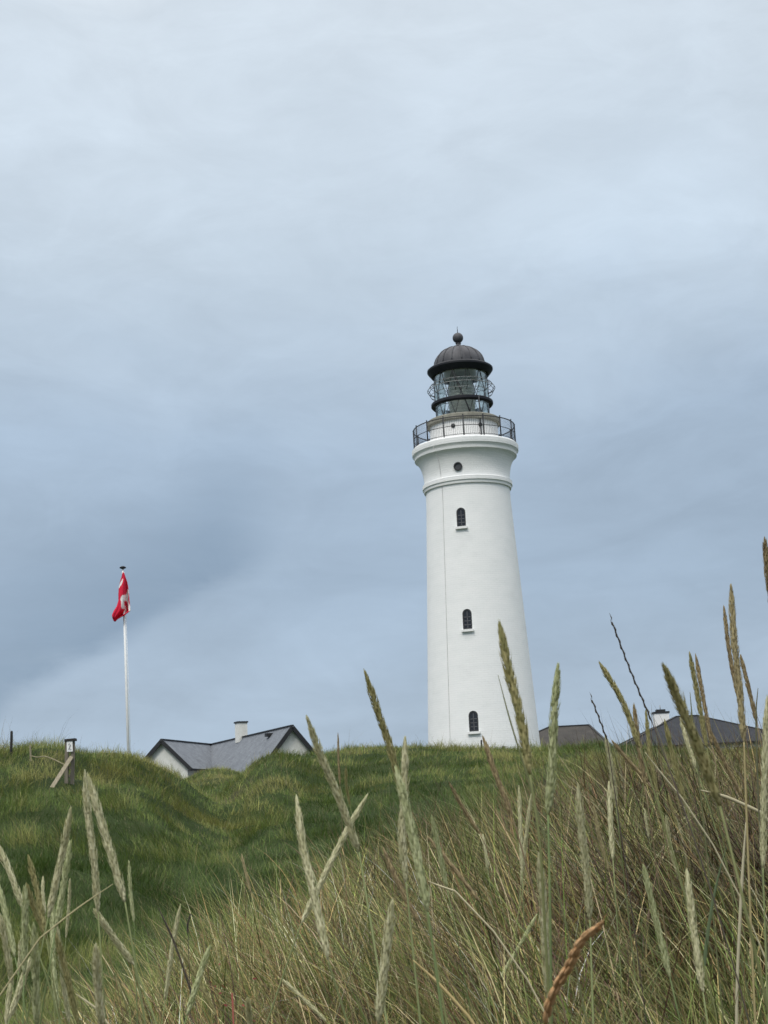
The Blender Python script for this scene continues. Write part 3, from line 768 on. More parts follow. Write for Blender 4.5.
for M4,wd,ht in todo:
    mb=MB(); o1=arch(wd*.995,ht*.995); o2=arch(wd*.74,ht*.86); ringprism(mb,o1,o2,M4,-.16,-.06)
    f=mb.build('window',M['window_dark'],LH)
    mb=MB(); prism(mb,arch(wd*.78,ht*.88),M4,-.135,-.115); mb.build('pane',M['pane'],f)
    mb=MB()
    for zz in (-.27,-.08,.11): mb.box(M4@Vector((0,-.10,zz*ht)),(wd*.74,.03,.05),M4.to_3x3())
    mb.box(M4@Vector((0,-.099,-.03*ht)),(.045,.028,ht*.82),M4.to_3x3())
    mb.build('glazing_bar',simple_mat('grey_glazing_bar',(.10,.10,.11),None,5,.6) if 'gb' not in M else M['gb'],f)
    mb=MB(); mb.box(M4@Vector((0,.04,-ht/2-.10)),(wd*1.32,.42,.17),M4.to_3x3()); mb.build('sill',M['white'],f)
mb=MB(); ringprism(mb,circ(ro*1.10),circ(ro*.82),MO,-.05,.10); w=mb.build('round_window',M['window_dark'],LH)
mb=MB(); prism(mb,circ(ro*.85),MO,-.04,.0); mb.build('pane',simple_mat('dusty_pane',(.075,.075,.08),(.05,.05,.055),3,.3),w)
# lightning conductor down the left side
a0=face+math.asin(-.56)*1.0
pts=[]
for k in range(24):
    z=Zr(455)*k/23 if k<23 else Zr(455)
    R0=np.interp(z,[q[1] for q in prof[:-1]],[q[0] for q in prof[:-1]])+.02
    aa=face-.62; pts.append((R0*math.cos(aa),R0*math.sin(aa),z))
MB().tube(pts,.017,6).build('lightning_cable',simple_mat('grey_cable',(.58,.58,.57),(.48,.48,.48),5,.7),LH)
# drum and parapet ring
rdr=rad(34,436)
MB().lathe([(rdr,ztop-.02),(rdr,Zr(427.5))],96).build('lantern_drum',M['white'],LH,sharp=40)
for a in (-.30,.50):
    aa=face+a; mb=MB(); mb.lathe([(.001,.0),(.16,.0),(.16,.07),(.001,.07)],16)
    MM=Matrix.Translation(Vector((rdr*math.cos(aa),rdr*math.sin(aa),Zr(433.5))))@Matrix.Rotation(aa-math.pi/2,4,'Z')@Matrix.Rotation(-math.pi/2,4,'X')
    mb.v=[tuple(MM@Vector(q)) for q in mb.v]
    mb.build('round_vent',M['window_dark'],LH)
r1=rad(37.1,424); 
MB().lathe([(rad(27.5,420),Zr(420.2)),(r1*.97,Zr(421.6)),(r1,Zr(422.4)),(r1,Zr(426.6)),(r1*.97,Zr(427.6)),(rdr*.9,Zr(427.7))],96).build('stone_coping',M['stone'],LH,sharp=35)
# railing
rail=empty('railing',(0,0,0)); rail.parent=LH
rr_=rad(50.6,438); zr0=ztop-.01; zr1=Zr(429.2)
cyl=lambda a,r,z:(r*math.cos(a),r*math.sin(a),z)
NP=16
for k in range(NP):
    a=face+2*math.pi*k/NP
    mb=MB().tube([cyl(a,rr_,zr0),cyl(a,rr_,zr1+.06)],.046,8); mb.lathe([(.001,zr1+.17),(.07,zr1+.11),(.001,zr1+.05)],8,(rr_*math.cos(a),rr_*math.sin(a),0))
    mb.build('post',M['rail'],rail)
mb=MB()
for z,r in ((zr1,.042),((zr0+zr1)/2+.05,.028),(zr0+.14,.025)):
    mb.tube([cyl(2*math.pi*k/96,rr_,z) for k in range(97)],r,6,cap=False)
mb.build('rail',M['rail'],rail)
mb=MB()
for k in range(16*11):
    a=face+2*math.pi*(k+.5)/(16*11); mb.tube([cyl(a,rr_,zr0+.14),cyl(a,rr_,zr1)],.0085,4,smooth=False)
mb.build('baluster',M['rail'],rail)
# lantern
rg=rad(26.8,395); zg0=Zr(420.0); zg1=Zr(374.5)
lan=MB().lathe([(rg,zg0),(rg,zg1),(rg-.02,zg1),(rg-.02,zg0)],96,closed_ring=True).build('lantern_glazing',M['glass'],LH,sharp=40)
mb=MB(); NB=12
for k in range(NB):
    for s in (1,-1):
        pts=[]
        for i in range(13):
            t=i/12; a=face+.26+2*math.pi*(k+ s*t*1.0)/NB; pts.append(cyl(a,rg+.012,zg0+(zg1-zg0)*t))
        mb.tube(pts,.024,5)
mb.build('glazing_bar',M['rail'],lan)
# heavier slanting brace seen across the front
MB().tube([cyl(face+(-.34+.62*t),rg+.05,zg1-.0+(Zr(419)-zg1)*t) for t in [i/12 for i in range(13)]],.048,6).build('diagonal_brace',M['rail'],lan)
MB().tube([cyl(face+.5,rg+.62,ztop),cyl(face+.50,rg+.62,Zr(405))],.05,6).build('ladder_rail',M['rail'],LH)
# blind upper lining and lens
MB().lathe([(.001,zg1+.06),(rg-.03,zg1+.06),(rg-.03,zg1+.02),(.001,zg1+.02)],64).build('lantern_ceiling',M['lantern_in'],lan,sharp=40)
lp=[]; rl=rg*.50
for k in range(25):
    t=k/24; lp.append((rl*(.80+.20*math.sin(math.pi*t)**.7)*(1+.03*(k%2)), zg0+.05+(Zr(379)-zg0-.05)*t))
MB().lathe(lp,48,smooth=False).build('lens',M['lens'],LH)
MB().lathe([(rg*.35,zg0-.3),(rg*.35,zg0+.06)],24).build('lens_pedestal',M['dark_metal'],LH)
# middle walkway ring
rm=rad(31,404.5)
MB().lathe([(rg+.03,Zr(403.2)),(rm*.985,Zr(403.2)),(rm,Zr(403.8)),(rm,Zr(405.9)),(rm*.97,Zr(407.0)),(rg+.03,Zr(407.2))],96,closed_ring=True).build('lantern_walkway',M['dark_metal'],LH,sharp=30)
ru=rad(33.7,390)
mb=MB()
for z,r,rd_ in ((Zr(390),ru,.026),(Zr(385.6),rad(30.5,386),.022),(Zr(395),rad(30.8,395),.022)):
    mb.tube([cyl(2*math.pi*k/72,r,z) for k in range(73)],rd_,5,cap=False)
mb.build('cleaning_rail',M['galv'],LH)
mb=MB()
for k in range(16):
    a=face+.2+2*math.pi*k/16
    mb.tube([cyl(a,rg,Zr(383.6)),cyl(a,rad(30.5,386),Zr(385.6)),cyl(a,ru,Zr(390)),cyl(a,rad(30.8,395),Zr(395)),cyl(a,rg,Zr(396.8))],.024,5)
mb.build('rail_bracket',M['rail'],LH)
# dome
rc=rad(32.8,370.5)
MB().lathe([(rad(25.0,366),Zr(366.2)),(rc*.93,Zr(368.4)),(rc*.985,Zr(369.6)),(rc,Zr(370.0)),(rc,Zr(371.6)),(rc*.965,Zr(373.2)),(rad(28.8,376),Zr(376.6)),(rg+.02,Zr(376.6)),(rg+.02,Zr(373))],96).build('dome_cornice',M['dark_metal'],LH,sharp=30)
rdm=rad(25.3,366); z0=Zr(366.6); z1=Zr(347.6)
dp=[(rdm*math.cos(t*math.pi/2)**.92 if t<1 else .001, z0+(z1-z0)*math.sin(t*math.pi/2)) for t in [i/16 for i in range(17)]]
dome=MB().lathe(dp,64).build('dome_roof',M['lead'],LH,sharp=40)
mb=MB()
for k in range(16):
    a=face+.1+2*math.pi*k/16; mb.tube([cyl(a,r+.01,z+.005) for r,z in dp[:-1]],[.055]*16,6)
mb.build('seam',M['lead'],dome)
rb=rad(5.35,338); zc=Zr(338)
MB().lathe([(rad(4,346),Zr(346.6)),(rad(2.6,345.4),Zr(345.2)),(rad(2.3,344.5),Zr(344.2)),(rad(2.9,343),Zr(343.4)),(rad(2.3,342.8),Zr(342.8))],24).build('finial_neck',M['lead'],LH,sharp=40)
MB().lathe([(max(.001,rb*math.sin(math.pi*k/20)),zc-rb*math.cos(math.pi*k/20)) for k in range(21)],32).build('finial_ball',M['lead'],LH)
MB().tube([(0,0,zc+rb*.9),(0,0,Zr(326.5))],[.035,.015],6).build('lightning_rod',M['rail'],LH)

# ------------------------------------------------------------------ houses
def roofmesh(name, quads, mat, parent, thick=.16):
    """quads: lists of corner points, eave edge first (a,b = eave, rest = top)"""
    me=bpy.data.meshes.new(name); V=[];Fc=[];UV=[]
    for q in quads:
        q=[Vector(p) for p in q]
        nrm=(q[1]-q[0]).cross(q[-1]-q[0]).normalized()
        if nrm.z<0: nrm=-nrm
        o=len(V); m=len(q)
        ex=(q[1]-q[0]).normalized(); ey=nrm.cross(ex)
        for p in q: V.append(p); UV.append(((p-q[0]).dot(ex),(p-q[0]).dot(ey),0))
        for p in q: V.append(p-nrm*thick); UV.append(((p-q[0]).dot(ex),(p-q[0]).dot(ey),0))
        Fc.append(tuple(range(o,o+m))); Fc.append(tuple(range(o+m,o+2*m))[::-1])
        for i in range(m): j=(i+1)%m; Fc.append((o+i,o+m+i,o+m+j,o+j))
    me.from_pydata([tuple(v) for v in V],[],Fc)
    at_=me.attributes.new('roof_uv','FLOAT_VECTOR','POINT'); at_.data.foreach_set('vector',np.array(UV,np.float32).ravel())
    bm=bmesh.new();bm.from_mesh(me);bmesh.ops.recalc_face_normals(bm,faces=bm.faces);bm.to_mesh(me);bm.free()
    me.materials.append(mat); ob=bpy.data.objects.new(name,me); COL.objects.link(ob); ob.parent=parent
    return ob
def gable_wing(root, org, S, dr, L, hw, drop, ground, gable_mat=True, over=.35, cut_back=0):
    """S gable apex (world), dr horizontal ridge direction away from the gable"""
    dr=Vector((dr[0],dr[1],0)).normalized(); u=Vector((dr.y,-dr.x,0))   # u: to the right seen from the gable
    S=Vector(S); E=S+dr*L; o=org
    k=1+over/hw
    er=lambda p,s,kk=1.0: p+u*s*hw*kk+Vector((0,0,-drop*kk))
    F0=S-dr*over
    rf=roofmesh('roof',[[er(F0,1,k)-o,er(E,1,k)-o,E-o,F0-o],[er(E,-1,k)-o,er(F0,-1,k)-o,F0-o,E-o]],M['slate'],root)
    # walls: pentagon prism, 0.1 below the roof
    dz=Vector((0,0,-.22))
    pent=lambda p:[p+u*hw*.94+Vector((0,0,ground-p.z)),p+u*hw*.94+Vector((0,0,-drop*.94))+dz,p+dz,p-u*hw*.94+Vector((0,0,-drop*.94))+dz,p-u*hw*.94+Vector((0,0,ground-p.z))]
    a=[p-o for p in pent(S)]; b=[p-o for p in pent(E)]
    MB().add(a+b,[(0,1,2,3,4),(9,8,7,6,5)]+[(i,i+5,(i+1)%5+5,(i+1)%5) for i in range(5)]).build('wall',M['render'],root)
    for s in (1,-1):
        mb=MB(); p=F0-dr*.03; q=er(p,s,k)
        mb.beam(p-o+Vector((0,0,-.12)),q-o+Vector((0,0,-.12)),.07,.34,upd=(0,0,1)); mb.build('bargeboard',M['bargeboard'],rf)
    mb=MB().beam(F0-o+Vector((0,0,.03)),E-o+Vector((0,0,.03)),.26,.10); mb.build('ridge_cap',M['bargeboard'],rf)
    for s in (1,-1):
        q0=er(F0,s,k); q1=er(E,s,k)
        MB().beam(q0-o+Vector((0,0,-.14)),q1-o+Vector((0,0,-.14)),.14,.13).build('gutter',M['bargeboard'],rf)
    return rf,u
dA=125.0
Apx=at(291,726,dA); zR=Apx.z
def at_height(px,py_guess,z):
    r=ray(px,py_guess); return Vector(CAM+r*((z-HC)/r[2]))
Bp=at_height(211,744.6,zR); Cp=at_height(163,739.8,zR)
gz=tz(Apx.x,Apx.y)
org=Vector((Bp.x,Bp.y-10,tz(Bp.x,Bp.y-10)))
HS=empty('house',org,'white gabled house with grey slate roofs and a white chimney behind the left hill','house')
rf,u=gable_wing(HS,org,Apx,(Bp.x-Apx.x,Bp.y-Apx.y),(Bp-Apx).length+3.5,3.7,4.4,gz-1.0)
rf2,u2=gable_wing(HS,org,Cp,(Bp.x-Cp.x,Bp.y-Cp.y),(Bp-Cp).length+1.0,2.45,2.35,gz-1.0)
# chimney on the long ridge
def on_seg(a,b,px):
    best=min((abs((lambda p:CX+F*float(np.array(Vector(p)-Vector(CAM))@rtv)/float(np.array(Vector(p)-Vector(CAM))@fwd))(a.lerp(b,t/200))-px),t/200) for t in range(201))
    return a.lerp(b,best[1])
ch=on_seg(Apx,Bp,241.5); dch=ch.y
cw=11.4*dch/F; ctop=at(241,723,dch).z
mb=MB(); ddr=Vector((Bp.x-Apx.x,Bp.y-Apx.y,0)).normalized(); ang=math.atan2(ddr.y,ddr.x); Rz=Matrix.Rotation(ang,3,'Z')
c=ch-org; cc=mb.box((c.x,c.y,(c.z-.45+ctop-org.z)/2),(cw*.85,cw*.85,ctop-org.z-c.z+.45),Rz).build('chimney',M['render'],rf)
MB().box((c.x,c.y,ctop-org.z+.06),(cw*1.0,cw*1.0,.13),Rz).build('chimney_cap',M['bargeboard'],rf)
# small vent on the slate slope
v=at(270,736,dA+5)
dirA=(Bp-Apx).normalized(); uA=Vector((dirA.y,-dirA.x,0)); 
# project the pixel ray onto the slope facing the camera's left
nrm=(-uA*1.0*4.4+Vector((0,0,3.7))).normalized()
r=Vector(ray(270,736)); t=((Apx-Vector(CAM)).dot(nrm))/r.dot(nrm); vp=Vector(CAM)+r*t
mb=MB(); mb.box(vp-org+nrm*.14,(.55,.55,.28),Rz); mb.build('roof_vent',M['bargeboard'],rf)
def hip_house(name,label,eave_px,ridge_px,dF,dR,dB,mat,wallmat,ez_px):
    """eaves front corners / ridge ends given in the photo; dF front depth, dR ridge depth, dB rear depth"""
    fl=at(*eave_px[0],dF); fr=at(*eave_px[1],dF); ez=ez_px if ez_px else fl.z; fl.z=fr.z=ez
    r0=at(*ridge_px[0],dR); r1=at(*ridge_px[1],dR); rz=max(r0.z,r1.z); r0.z=r1.z=rz
    bl=Vector((fl.x,dB,ez)); br=Vector((fr.x,dB,ez))
    g=tz((fl.x+fr.x)/2,dF)-1.0
    o=Vector(((fl.x+fr.x)/2,(dF+dB)/2,g))
    h=empty(name,o,label,'house')
    Lq=[fl,fr,br,bl,r0,r1]; fl,fr,br,bl,r0,r1=[p-o for p in Lq]
    rf=roofmesh('roof',[[fl,fr,r1,r0],[br,bl,r0,r1],[bl,fl,r0],[fr,br,r1]],mat,h,.12)
    mb=MB().beam(r0,r1,.25,.12); 
    for a,b in ((fl,r0),(fr,r1),(bl,r0),(br,r1)): mb.beam(a,b,.2,.1)
    mb.build('ridge_cap',M['bargeboard'],rf)
    i=.45; z1=fl.z-.10
    w=[Vector((fl.x+i,fl.y+i,0)),Vector((fr.x-i,fr.y+i,0)),Vector((br.x-i,br.y-i,0)),Vector((bl.x+i,bl.y-i,0))]
    V=w+[Vector((p.x,p.y,z1)) for p in w]
    MB().add(V,[(0,1,5,4),(1,2,6,5),(2,3,7,6),(3,0,4,7),(4,5,6,7),(3,2,1,0)]).build('wall',wallmat,h)
    MB().beam(fl+Vector((0,-.05,-.06)),fr+Vector((0,-.05,-.06)),.12,.14).build('gutter',M['bargeboard'],rf)
    for k in range(1,6):
        t=k/6; p=Vector((w[0].x+(w[1].x-w[0].x)*t,w[0].y,z1-.62))
        f=MB().box(p,(1.0,.10,.85)).build('window',M['white'],h); MB().box(p+Vector((0,-.055,0)),(.84,.03,.68)).build('pane',M['pane'],f)
    return h,o,rf
h1,o1,_=hip_house('outbuilding','low brown grey hip roofed building right behind the lighthouse','x' and [(494,751),(611,751)],[(549,727),(589,726.6)],128,132,136,M['felt'],M['render'],None)
h1['category']='building'
h2,o2,rf2_=hip_house('house','wide house with dark slate hip roof and white chimney at the right',[(618,748),(803,741)],[(676,717),(697,715.5)],124,130,136,M['dark_slate'],M['render'],None)
cp=at(661.5,724,131.5); cw=14.5*131.5/F; ct=at(661.5,713.5,131.5).z
MB().box(Vector((cp.x,131.5,(cp.z-2.6+ct)/2))-o2,(cw,cw*.8,ct-cp.z+2.6)).build('chimney',M['white'],h2)
MB().box(Vector((cp.x,131.5,ct+.07))-o2,(cw*1.1,cw*.9,.15)).build('chimney_cap',M['bargeboard'],h2)
MB().box(Vector((cp.x,131.5,ct+.24))-o2,(cw*.62,cw*.5,.2)).build('chimney_cowl',M['bargeboard'],h2)
MB().tube([Vector((cp.x,131.5,ct+.3))-o2,Vector((cp.x,131.5,ct+.72))-o2],.035,6).build('flue_pipe',M['galv'],h2)

# ------------------------------------------------------------------ flagpole and flag
DP=100.0
pb=at(128.3,748,DP); pt=at(122.8,568.5,DP); dv=(pt-pb); 
gz=tz(pb.x,DP); kb=(gz-.3-pb.z)/dv.z; pr0=pb+dv*kb
FP=empty('flagpole',pr0,'slim white flagpole with dark top knob standing behind the left hill','flagpole')
MB().tube([(0,0,0),(pt-pr0)*.5,(pt-pr0)],[.10,.085,.06],12).build('pole',M['white'],FP)
tp=pt-pr0
MB().lathe([(.001,.17),(.09,.16),(.21,.09),(.23,.04),(.16,0),(.06,-.04),(.001,-.05)],20,tuple(tp)).build('top_knob',M['dark_metal'],FP)
MB().tube([tp+Vector((.11,-.02,-.3)),(tp*.5)+Vector((.16,-.04,0)),tp*.08+Vector((.14,-.03,0))],.014,5).build('halyard',M['white'],FP)
MB().lathe([(.22,0),(.22,.25),(.15,.4),(.14,.4)],16).build('base_collar',M['galv'],FP)
# limp flag
def flag():
    rows=[(572.5,122.6,124.0),(577,121.6,125.3),(582,119.8,126.8),(588,118.6,127.8),(594,118.3,128.6),(600,118.6,129.2),(606,117.4,129.9),(611,115.0,130.4),(615.5,113.2,124.8),(619.5,113.6,117.4),(621.6,114.4,115.4)]
    NU,NV=34,60; V=[];C=[];Fc=[]
    ys=np.array([r[0] for r in rows]);xl=np.array([r[1] for r in rows]);xr=np.array([r[2] for r in rows])
    red=(.66,.016,.055);drk=(.50,.018,.045);wh=(.86,.85,.85)
    def seg(s,t,a,b,w):
        pa=np.array([s,t*3.0]);a=np.array([a[0],a[1]*3.0]);b=np.array([b[0],b[1]*3.0]); ab=b-a
        k=np.clip(((pa-a)@ab)/(ab@ab),0,1); return np.linalg.norm(pa-a-ab*k)<w
    for j in range(NV+1):
        t=j/NV; y=572.5+(621.6-572.5)*t; l=np.interp(y,ys,xl); r=np.interp(y,ys,xr); l,r=(l-(r-l)*.07),(r+(r-l)*.05)
        for i in range(NU+1):
            s=i/NU; px=l+(r-l)*s
            fold=.30*math.sin(s*7.5+1.2*t*3)+.13*math.sin(s*15+4*t+1)
            p=at(px,y,DP-.22-.02*t); p.y+=fold*(.35+.65*min(1,t*2.2))*min(1,(r-l)/9)
            V.append(p-pr0)
            white=seg(s,t,(.42,.16),(.06,.27),.12) or seg(s,t,(.92,.37),(.80,.47),.13) or seg(s,t,(.72,.50),(.42,.55),.16) or seg(s,t,(.42,.56),(.50,.72),.08) or seg(s,t,(.74,.53),(.97,.76),.10)
            C.append(wh if white else red)
    for j in range(NV):
        for i in range(NU):
            a=j*(NU+1)+i; Fc.append((a,a+1,a+NU+2,a+NU+1))
    o=MB().add(V,Fc,C,True).build('flag',M['flag']); o.location=pr0
    sm=o.modifiers.new('cloth','SOLIDIFY'); sm.thickness=.015
    tag(o,'limp red flag with white cross hanging at the top of the flagpole','flag')
flag()

# ------------------------------------------------------------------ notice stand, posts
DN=_n.y
gN=at(66,781,DN); cN=Vector((gN.x,DN,tz(gN.x,DN)-.05))
NS=empty('notice_stand',cN,'weathered wooden two post frame with white notice and slanting brace on left hill','notice stand')
L=lambda px,py,dd=0:at(px,py,DN+dd)-cN
for x0,x1 in ((66.3,67.0),(72.2,73.2)):
    a=L(x0,782); b=L(x1,741.5); a.z=min(a.z,-.02)
    MB().beam(a,b,.075,.075,upd=(0,1,0)).build('post',M['wood'],NS)
a=L(65.2,740.6);b=L(76.0,739.6); MB().beam(a,b,.20,.055).build('cap_board',M['dark_wood'],NS)
_b=ground_hit(51.5,787)-cN
MB().beam(_b+Vector((0,0,-.03)),L(71.5,757,-.06),.085,.05,upd=(0,1,0)).build('brace',M['pale_wood'],NS)
for yy in (768,776): MB().beam(L(66.5,yy,.03),L(72.8,yy-.4,.03),.05,.06).build('crossbar',M['wood'],NS)
q=L(69.7,746.4,-.075); Mr=Matrix.Rotation(-.03,3,'Y')
nb=MB().box(q,(.132,.018,.235),Mr).build('notice',M['white'],NS)
mb=MB(); mb.beam(L(68.6,749.6,-.087),L(70.6,744.6,-.087),.004,.028,upd=(0,1,0)); mb.beam(L(69.8,749.0,-.088),L(71.2,749.6,-.088),.004,.02,upd=(0,1,0)); mb.beam(L(68.4,745.0,-.0885),L(69.4,743.4,-.0885),.004,.02,upd=(0,1,0))
mb.build('printed_mark',M['print'],nb)
def post(pxb,pyb,pxt,pyt,d,w,mat,label,name='post'):
    b=at(pxb,pyb,d); t=at(pxt,pyt,d); g=tz(b.x,d)-.15; base=Vector((b.x,d,g)); 
    mb=MB().tube([(0,0,0),(t-base)*.6,(t-base)],[w*.52,w*.5,w*.48],10); mb.tube([(t-base),(t-base)+Vector((0,0,.03))],[w*.48,w*.3],10)
    o=mb.build(name,mat,None,sharp=40); o.location=base; tag(o,label,'post'); return o
post(11,748,11.6,732,39,.07,M['dark_wood'],'short dark wooden post on the left hill crest','fence_post')
post(481.5,752,481.3,740.5,62,.075,M['dark_wood'],'small dark post on the grassy crest before the lighthouse foot','fence_post')
post(503,753,503.3,746.8,63,.13,M['dark_wood'],'stubby dark post low on the crest at the right of the lighthouse foot','fence_post')
_s=ground_hit(31,761)
post(31,760,30.3,746.5,_s.y,.045,M['pale_wood'],'thin pale stick standing left of the notice stand','stake')
a=at(31,756,_s.y);b=at(45,756.5,(_s.y+DN)/2);c=at(66,765.5,DN-.06)
P3=catmull([a,at(38,757.3,_s.y*.8+DN*.2),b,at(55,760,_s.y*.3+DN*.7),c],6)
o=MB().tube([p-a for p in P3],.014,6).build('rope',M['rope']); o.location=a; tag(o,'pale slack rope running from the thin stick to the notice stand','rope')

# low bush on the gully flank
def bush(px,py,d,sx,sy,sz,n,label):
    p=at(px,py,d); base=Vector((p.x,p.y,tz(p.x,p.y)))
    root=empty('bush',base,label,'bush')
    mb=MB()
    for k in range(9):
        a=random.uniform(0,6.28); e=Vector((math.cos(a)*sx*.5*random.random(),math.sin(a)*sy*.5*random.random(),sz*random.uniform(.5,.9)))
        mb.tube([(0,0,-.05),e*.5+Vector((0,0,.05)),e],[.02,.013,.006],5,(.05,.04,.03))
    mb.build('branch',M['leafy'],root)
    mb=MB()
    for k in range(n):
        while True:
            q=Vector((random.uniform(-1,1),random.uniform(-1,1),random.uniform(0,1)))
            if .25<q.length<1 : break
        lump=.75+.5*random.random()*abs(math.sin(q.x*5)+math.cos(q.y*4))/2
        c=Vector((q.x*sx*lump,q.y*sy*lump,q.z*sz*lump+.02)); a=random.uniform(0,6.28); s=random.uniform(.03,.06)
        x=Vector((math.cos(a),math.sin(a),random.uniform(-.5,.5)))*s; y=Vector((-math.sin(a),math.cos(a),random.uniform(-.6,.8)))*s*.6
        f=random.uniform(.6,1.3); mb.add([c-x,c+y,c+x,c-y],[(0,1,2,3)],(.055*f,.105*f,.026*f))
    mb.build('foliage',M['leafy'],root)
def redleaf(px,py,d):
    p=at(px,py,d); base=Vector((p.x,p.y,tz(p.x,p.y)))
    root=empty('sorrel_plant',base,'small red leaved plant low in the dry grass left of centre','plant')
    h=p.z-base.z; mb=MB(); mb.tube([(0,0,-.02),(.01,0,h*.5),(0,0,h)],.0018,5,(.25,.07,.05)); mb.build('stem',M['leafy'],root)
    mb=MB()
    for k in range(34):
        c=Vector((random.uniform(-.045,.045),random.uniform(-.05,.03),h*random.uniform(.78,1.06)));a=random.uniform(0,6.28);s=random.uniform(.004,.009)
        x=Vector((math.cos(a),math.sin(a)*.6,random.uniform(-.6,.6)))*s; y=Vector((-math.sin(a)*.6,.3,math.cos(a)))*s*.5
        f=random.uniform(.6,1.3); mb.add([c-x,c+y,c+x,c-y],[(0,1,2,3)],(.22*f,.05*f,.04*f))
    mb.build('foliage',M['leafy'],root)
redleaf(232,993,3.0)

# ------------------------------------------------------------------ light, sky, camera
SUN_EL=math.radians(48); SUN_AZ=math.radians(205)     # clockwise from north: behind the camera, to its left
t=NT('World',True)
sky=t.n('ShaderNodeTexSky',sky_type='NISHITA',sun_disc=False,sun_elevation=SUN_EL,sun_rotation=SUN_AZ,air_density=1.0,dust_density=2.5,ozone_density=1.0)
bg1=t.n('ShaderNodeBackground',{'Color':sky.outputs[0],'Strength':.08}).outputs[0]
dirv=t.n('ShaderNodeTexCoord').outputs['Generated']
nd=t.n('ShaderNodeVectorMath',{0:dirv},operation='NORMALIZE').outputs[0]
sx=t.n('ShaderNodeSeparateXYZ',{0:nd}); 
el=t.math('ARCSINE',sx.outputs[2]); azn=t.math('ARCTAN2',sx.outputs[0],sx.outputs[1])
# cloud sheet coordinates: flattened towards the horizon
elp=t.math('ADD',t.math('MAXIMUM',el,0.0),.16)
cu=t.math('DIVIDE',sx.outputs[0],elp); cv=t.math('DIVIDE',sx.outputs[1],elp)
sheet=t.n('ShaderNodeCombineXYZ',{0:cu,1:cv,2:0.0}).outputs[0]
pol=t.n('ShaderNodeCombineXYZ',{0:sx.outputs[0],1:sx.outputs[1],2:t.math('MULTIPLY',el,1.9)}).outputs[0]
n_big=t.noise(pol,3.2,5,.55,.6); n_soft=t.noise(sheet,.9,6,.55,.4); n_fine=t.noise(pol,11.0,6,.6,.8)
wsp=t.n('ShaderNodeCombineXYZ',{0:sx.outputs[0],1:sx.outputs[1],2:t.math('MULTIPLY',t.math('ADD',el,t.math('MULTIPLY',n_big,.10)),3.6)}).outputs[0]
n_wisp=t.noise(wsp,8.0,7,.62,.5)
deg=math.pi/180
wel=t.math('ADD',el,t.math('MULTIPLY',t.math('SUBTRACT',n_big,.5),.10))
e01=t.math('DIVIDE',wel,90*deg,clamp=True)
def s2l(r,g,b):
    return tuple(((c/255)/12.92 if c/255<=.04045 else ((c/255+.055)/1.055)**2.4) for c in (r,g,b))
Lc=lambda r,g,b,k=1.0: tuple(v*k for v in s2l(r,g,b))
base_c=t.ramp(e01,[(0.0,Lc(166,184,202)),(.05,Lc(161,178,196)),(.10,Lc(153,171,190)),(.17,Lc(163,181,200)),(.24,Lc(186,200,213)),(.34,Lc(202,213,223)),(.50,Lc(230,231,230,1.9)),(1.0,Lc(244,242,238,2.7))])
# soft light and dark patches of the cloud deck
mod=t.math('ADD',t.math('MULTIPLY',t.math('SUBTRACT',n_soft,.5),.42),t.math('MULTIPLY',t.math('SUBTRACT',n_fine,.5),.22))
mod=t.math('ADD',t.math('ADD',1.0,t.math('MULTIPLY',t.math('SUBTRACT',n_wisp,.5),.21)),mod)
def blob(az0,el0,sa,se,tilt=0.0,warp=.12,sharp=(0.0,1.0)):
    da=t.math('SUBTRACT',azn,az0); de=t.math('SUBTRACT',el,el0)
    de=t.math('SUBTRACT',de,t.math('MULTIPLY',da,tilt))
    da=t.math('ADD',da,t.math('MULTIPLY',t.math('SUBTRACT',n_big,.5),warp)); de=t.math('ADD',de,t.math('MULTIPLY',t.math('SUBTRACT',n_fine,.5),warp*.35))
    q=t.math('ADD',t.math('POWER',t.math('DIVIDE',da,sa),2.0),t.math('POWER',t.math('DIVIDE',de,se),2.0))
    g=t.math('EXPONENT',t.math('MULTIPLY',q,-1.0))
    return t.n('ShaderNodeMapRange',{0:g,1:sharp[0],2:sharp[1],3:0.0,4:1.0},interpolation_type='SMOOTHSTEP').outputs[0]
def pxdir(px,py):
    r=ray(px,py); return math.atan2(r[0],r[1]), math.atan2(r[2],math.hypot(r[0],r[1]))
(a0_,e0_),(a1_,e1_)=pxdir(40,692),pxdir(238,578)
_l=math.hypot(a1_-a0_,e1_-e0_); nx_,ny_=-(e1_-e0_)/_l,(a1_-a0_)/_l
sdist=t.math('ADD',t.math('MULTIPLY',t.math('SUBTRACT',azn,a0_),nx_),t.math('MULTIPLY',t.math('SUBTRACT',el,e0_),ny_))
sdist=t.math('ADD',sdist,t.math('ADD',t.math('MULTIPLY',t.math('SUBTRACT',n_big,.5),.035),t.math('MULTIPLY',t.math('SUBTRACT',n_fine,.5),.030)))
def smst(v,a,b): return t.n('ShaderNodeMapRange',{0:v,1:a,2:b,3:0.0,4:1.0},interpolation_type='SMOOTHSTEP').outputs[0]
edge=t.math('MULTIPLY',smst(sdist,-.008,.013),t.math('SUBTRACT',1.0,smst(sdist,.010,.115)))
dk=t.math('MULTIPLY',edge,t.math('SUBTRACT',1.0,smst(azn,pxdir(205,600)[0],pxdir(310,600)[0])))
lt=blob(*pxdir(640,220),.12,.05,0,.10,(.1,.95))
lt2=blob(*pxdir(120,120),.16,.10,0,.12,(.1,.95))
dk2=blob(*pxdir(700,470),.14,.05,.1,.12,(.1,.9))
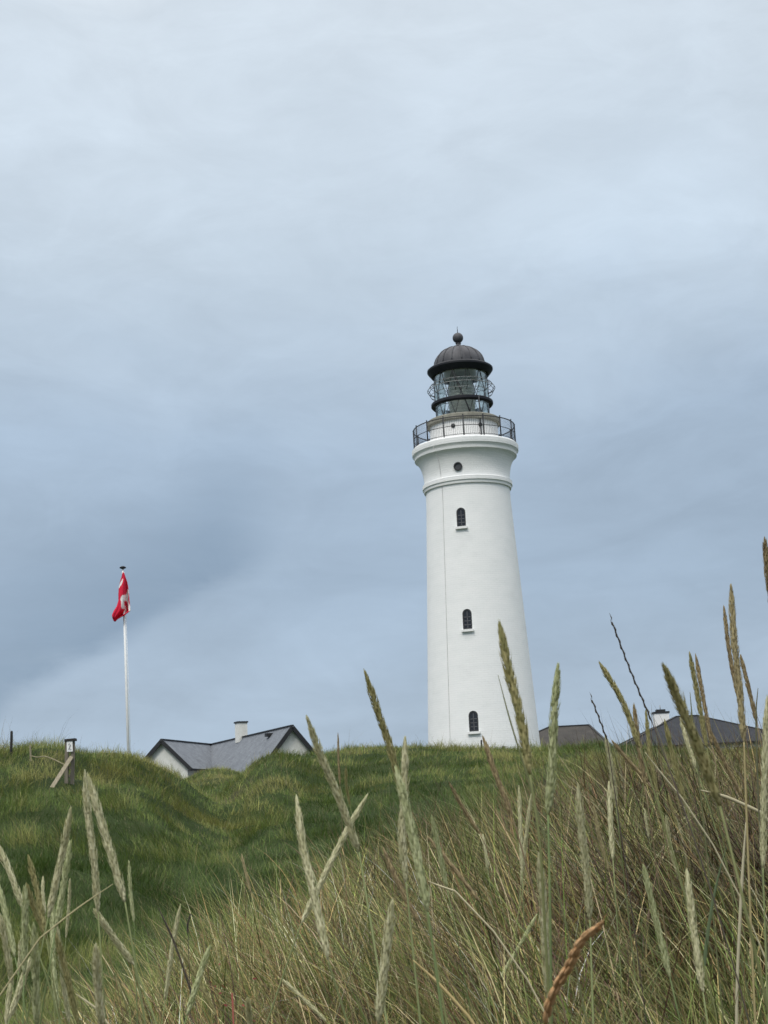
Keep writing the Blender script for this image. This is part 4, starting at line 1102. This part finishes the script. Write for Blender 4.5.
lt3=blob(*pxdir(330,640),.10,.035,.35,.08,(.1,.9))
mod=t.math('ADD',mod,t.math('MULTIPLY',lt,.14)); mod=t.math('ADD',mod,t.math('MULTIPLY',lt2,.05)); mod=t.math('SUBTRACT',mod,t.math('MULTIPLY',dk2,.06)); mod=t.math('ADD',mod,t.math('MULTIPLY',lt3,.07))
mv=t.n('ShaderNodeCombineColor',{0:mod,1:mod,2:mod}).outputs[0]
cc=t.mix(1.0,base_c,mv,'MULTIPLY')
dkm=t.math('MULTIPLY',dk,t.math('ADD',.56,t.math('MULTIPLY',t.math('SUBTRACT',n_fine,.5),.9)),0.0,True)
cc=t.mix(dkm,cc,Lc(117,138,160))
bg2=t.n('ShaderNodeBackground',{'Color':cc,'Strength':1.2}).outputs[0]
mx=t.n('ShaderNodeMixShader',{0:.90,1:bg1,2:bg2}).outputs[0]
t.n('ShaderNodeOutputWorld',{'Surface':mx})

sd=bpy.data.lights.new('sun','SUN'); sd.energy=1.5; sd.angle=math.radians(14); sd.color=(1,.95,.86)
so=bpy.data.objects.new('sun',sd); COL.objects.link(so)
dvec=Vector((math.sin(SUN_AZ)*math.cos(SUN_EL),math.cos(SUN_AZ)*math.cos(SUN_EL),math.sin(SUN_EL)))
so.rotation_euler=dvec.to_track_quat('Z','Y').to_euler(); so.location=dvec*60

cd=bpy.data.cameras.new('camera'); cam=bpy.data.objects.new('camera',cd); COL.objects.link(cam)
cd.sensor_fit='VERTICAL'; cd.sensor_height=24; cd.sensor_width=18; cd.lens=F/1024*24
cd.clip_start=.05; cd.clip_end=20000
cam.matrix_world=Matrix.Translation(Vector(CAM))@Matrix((tuple(rtv),tuple(upv),tuple(-fwd))).transposed().to_4x4()
cd.dof.use_dof=True; cd.dof.focus_distance=6; cd.dof.aperture_fstop=16
scene.camera=cam
scene.render.resolution_x=768; scene.render.resolution_y=1024
scene.render.engine='CYCLES'
vs=scene.view_settings; vs.view_transform='Standard'; vs.look='None'; vs.exposure=0; vs.gamma=1
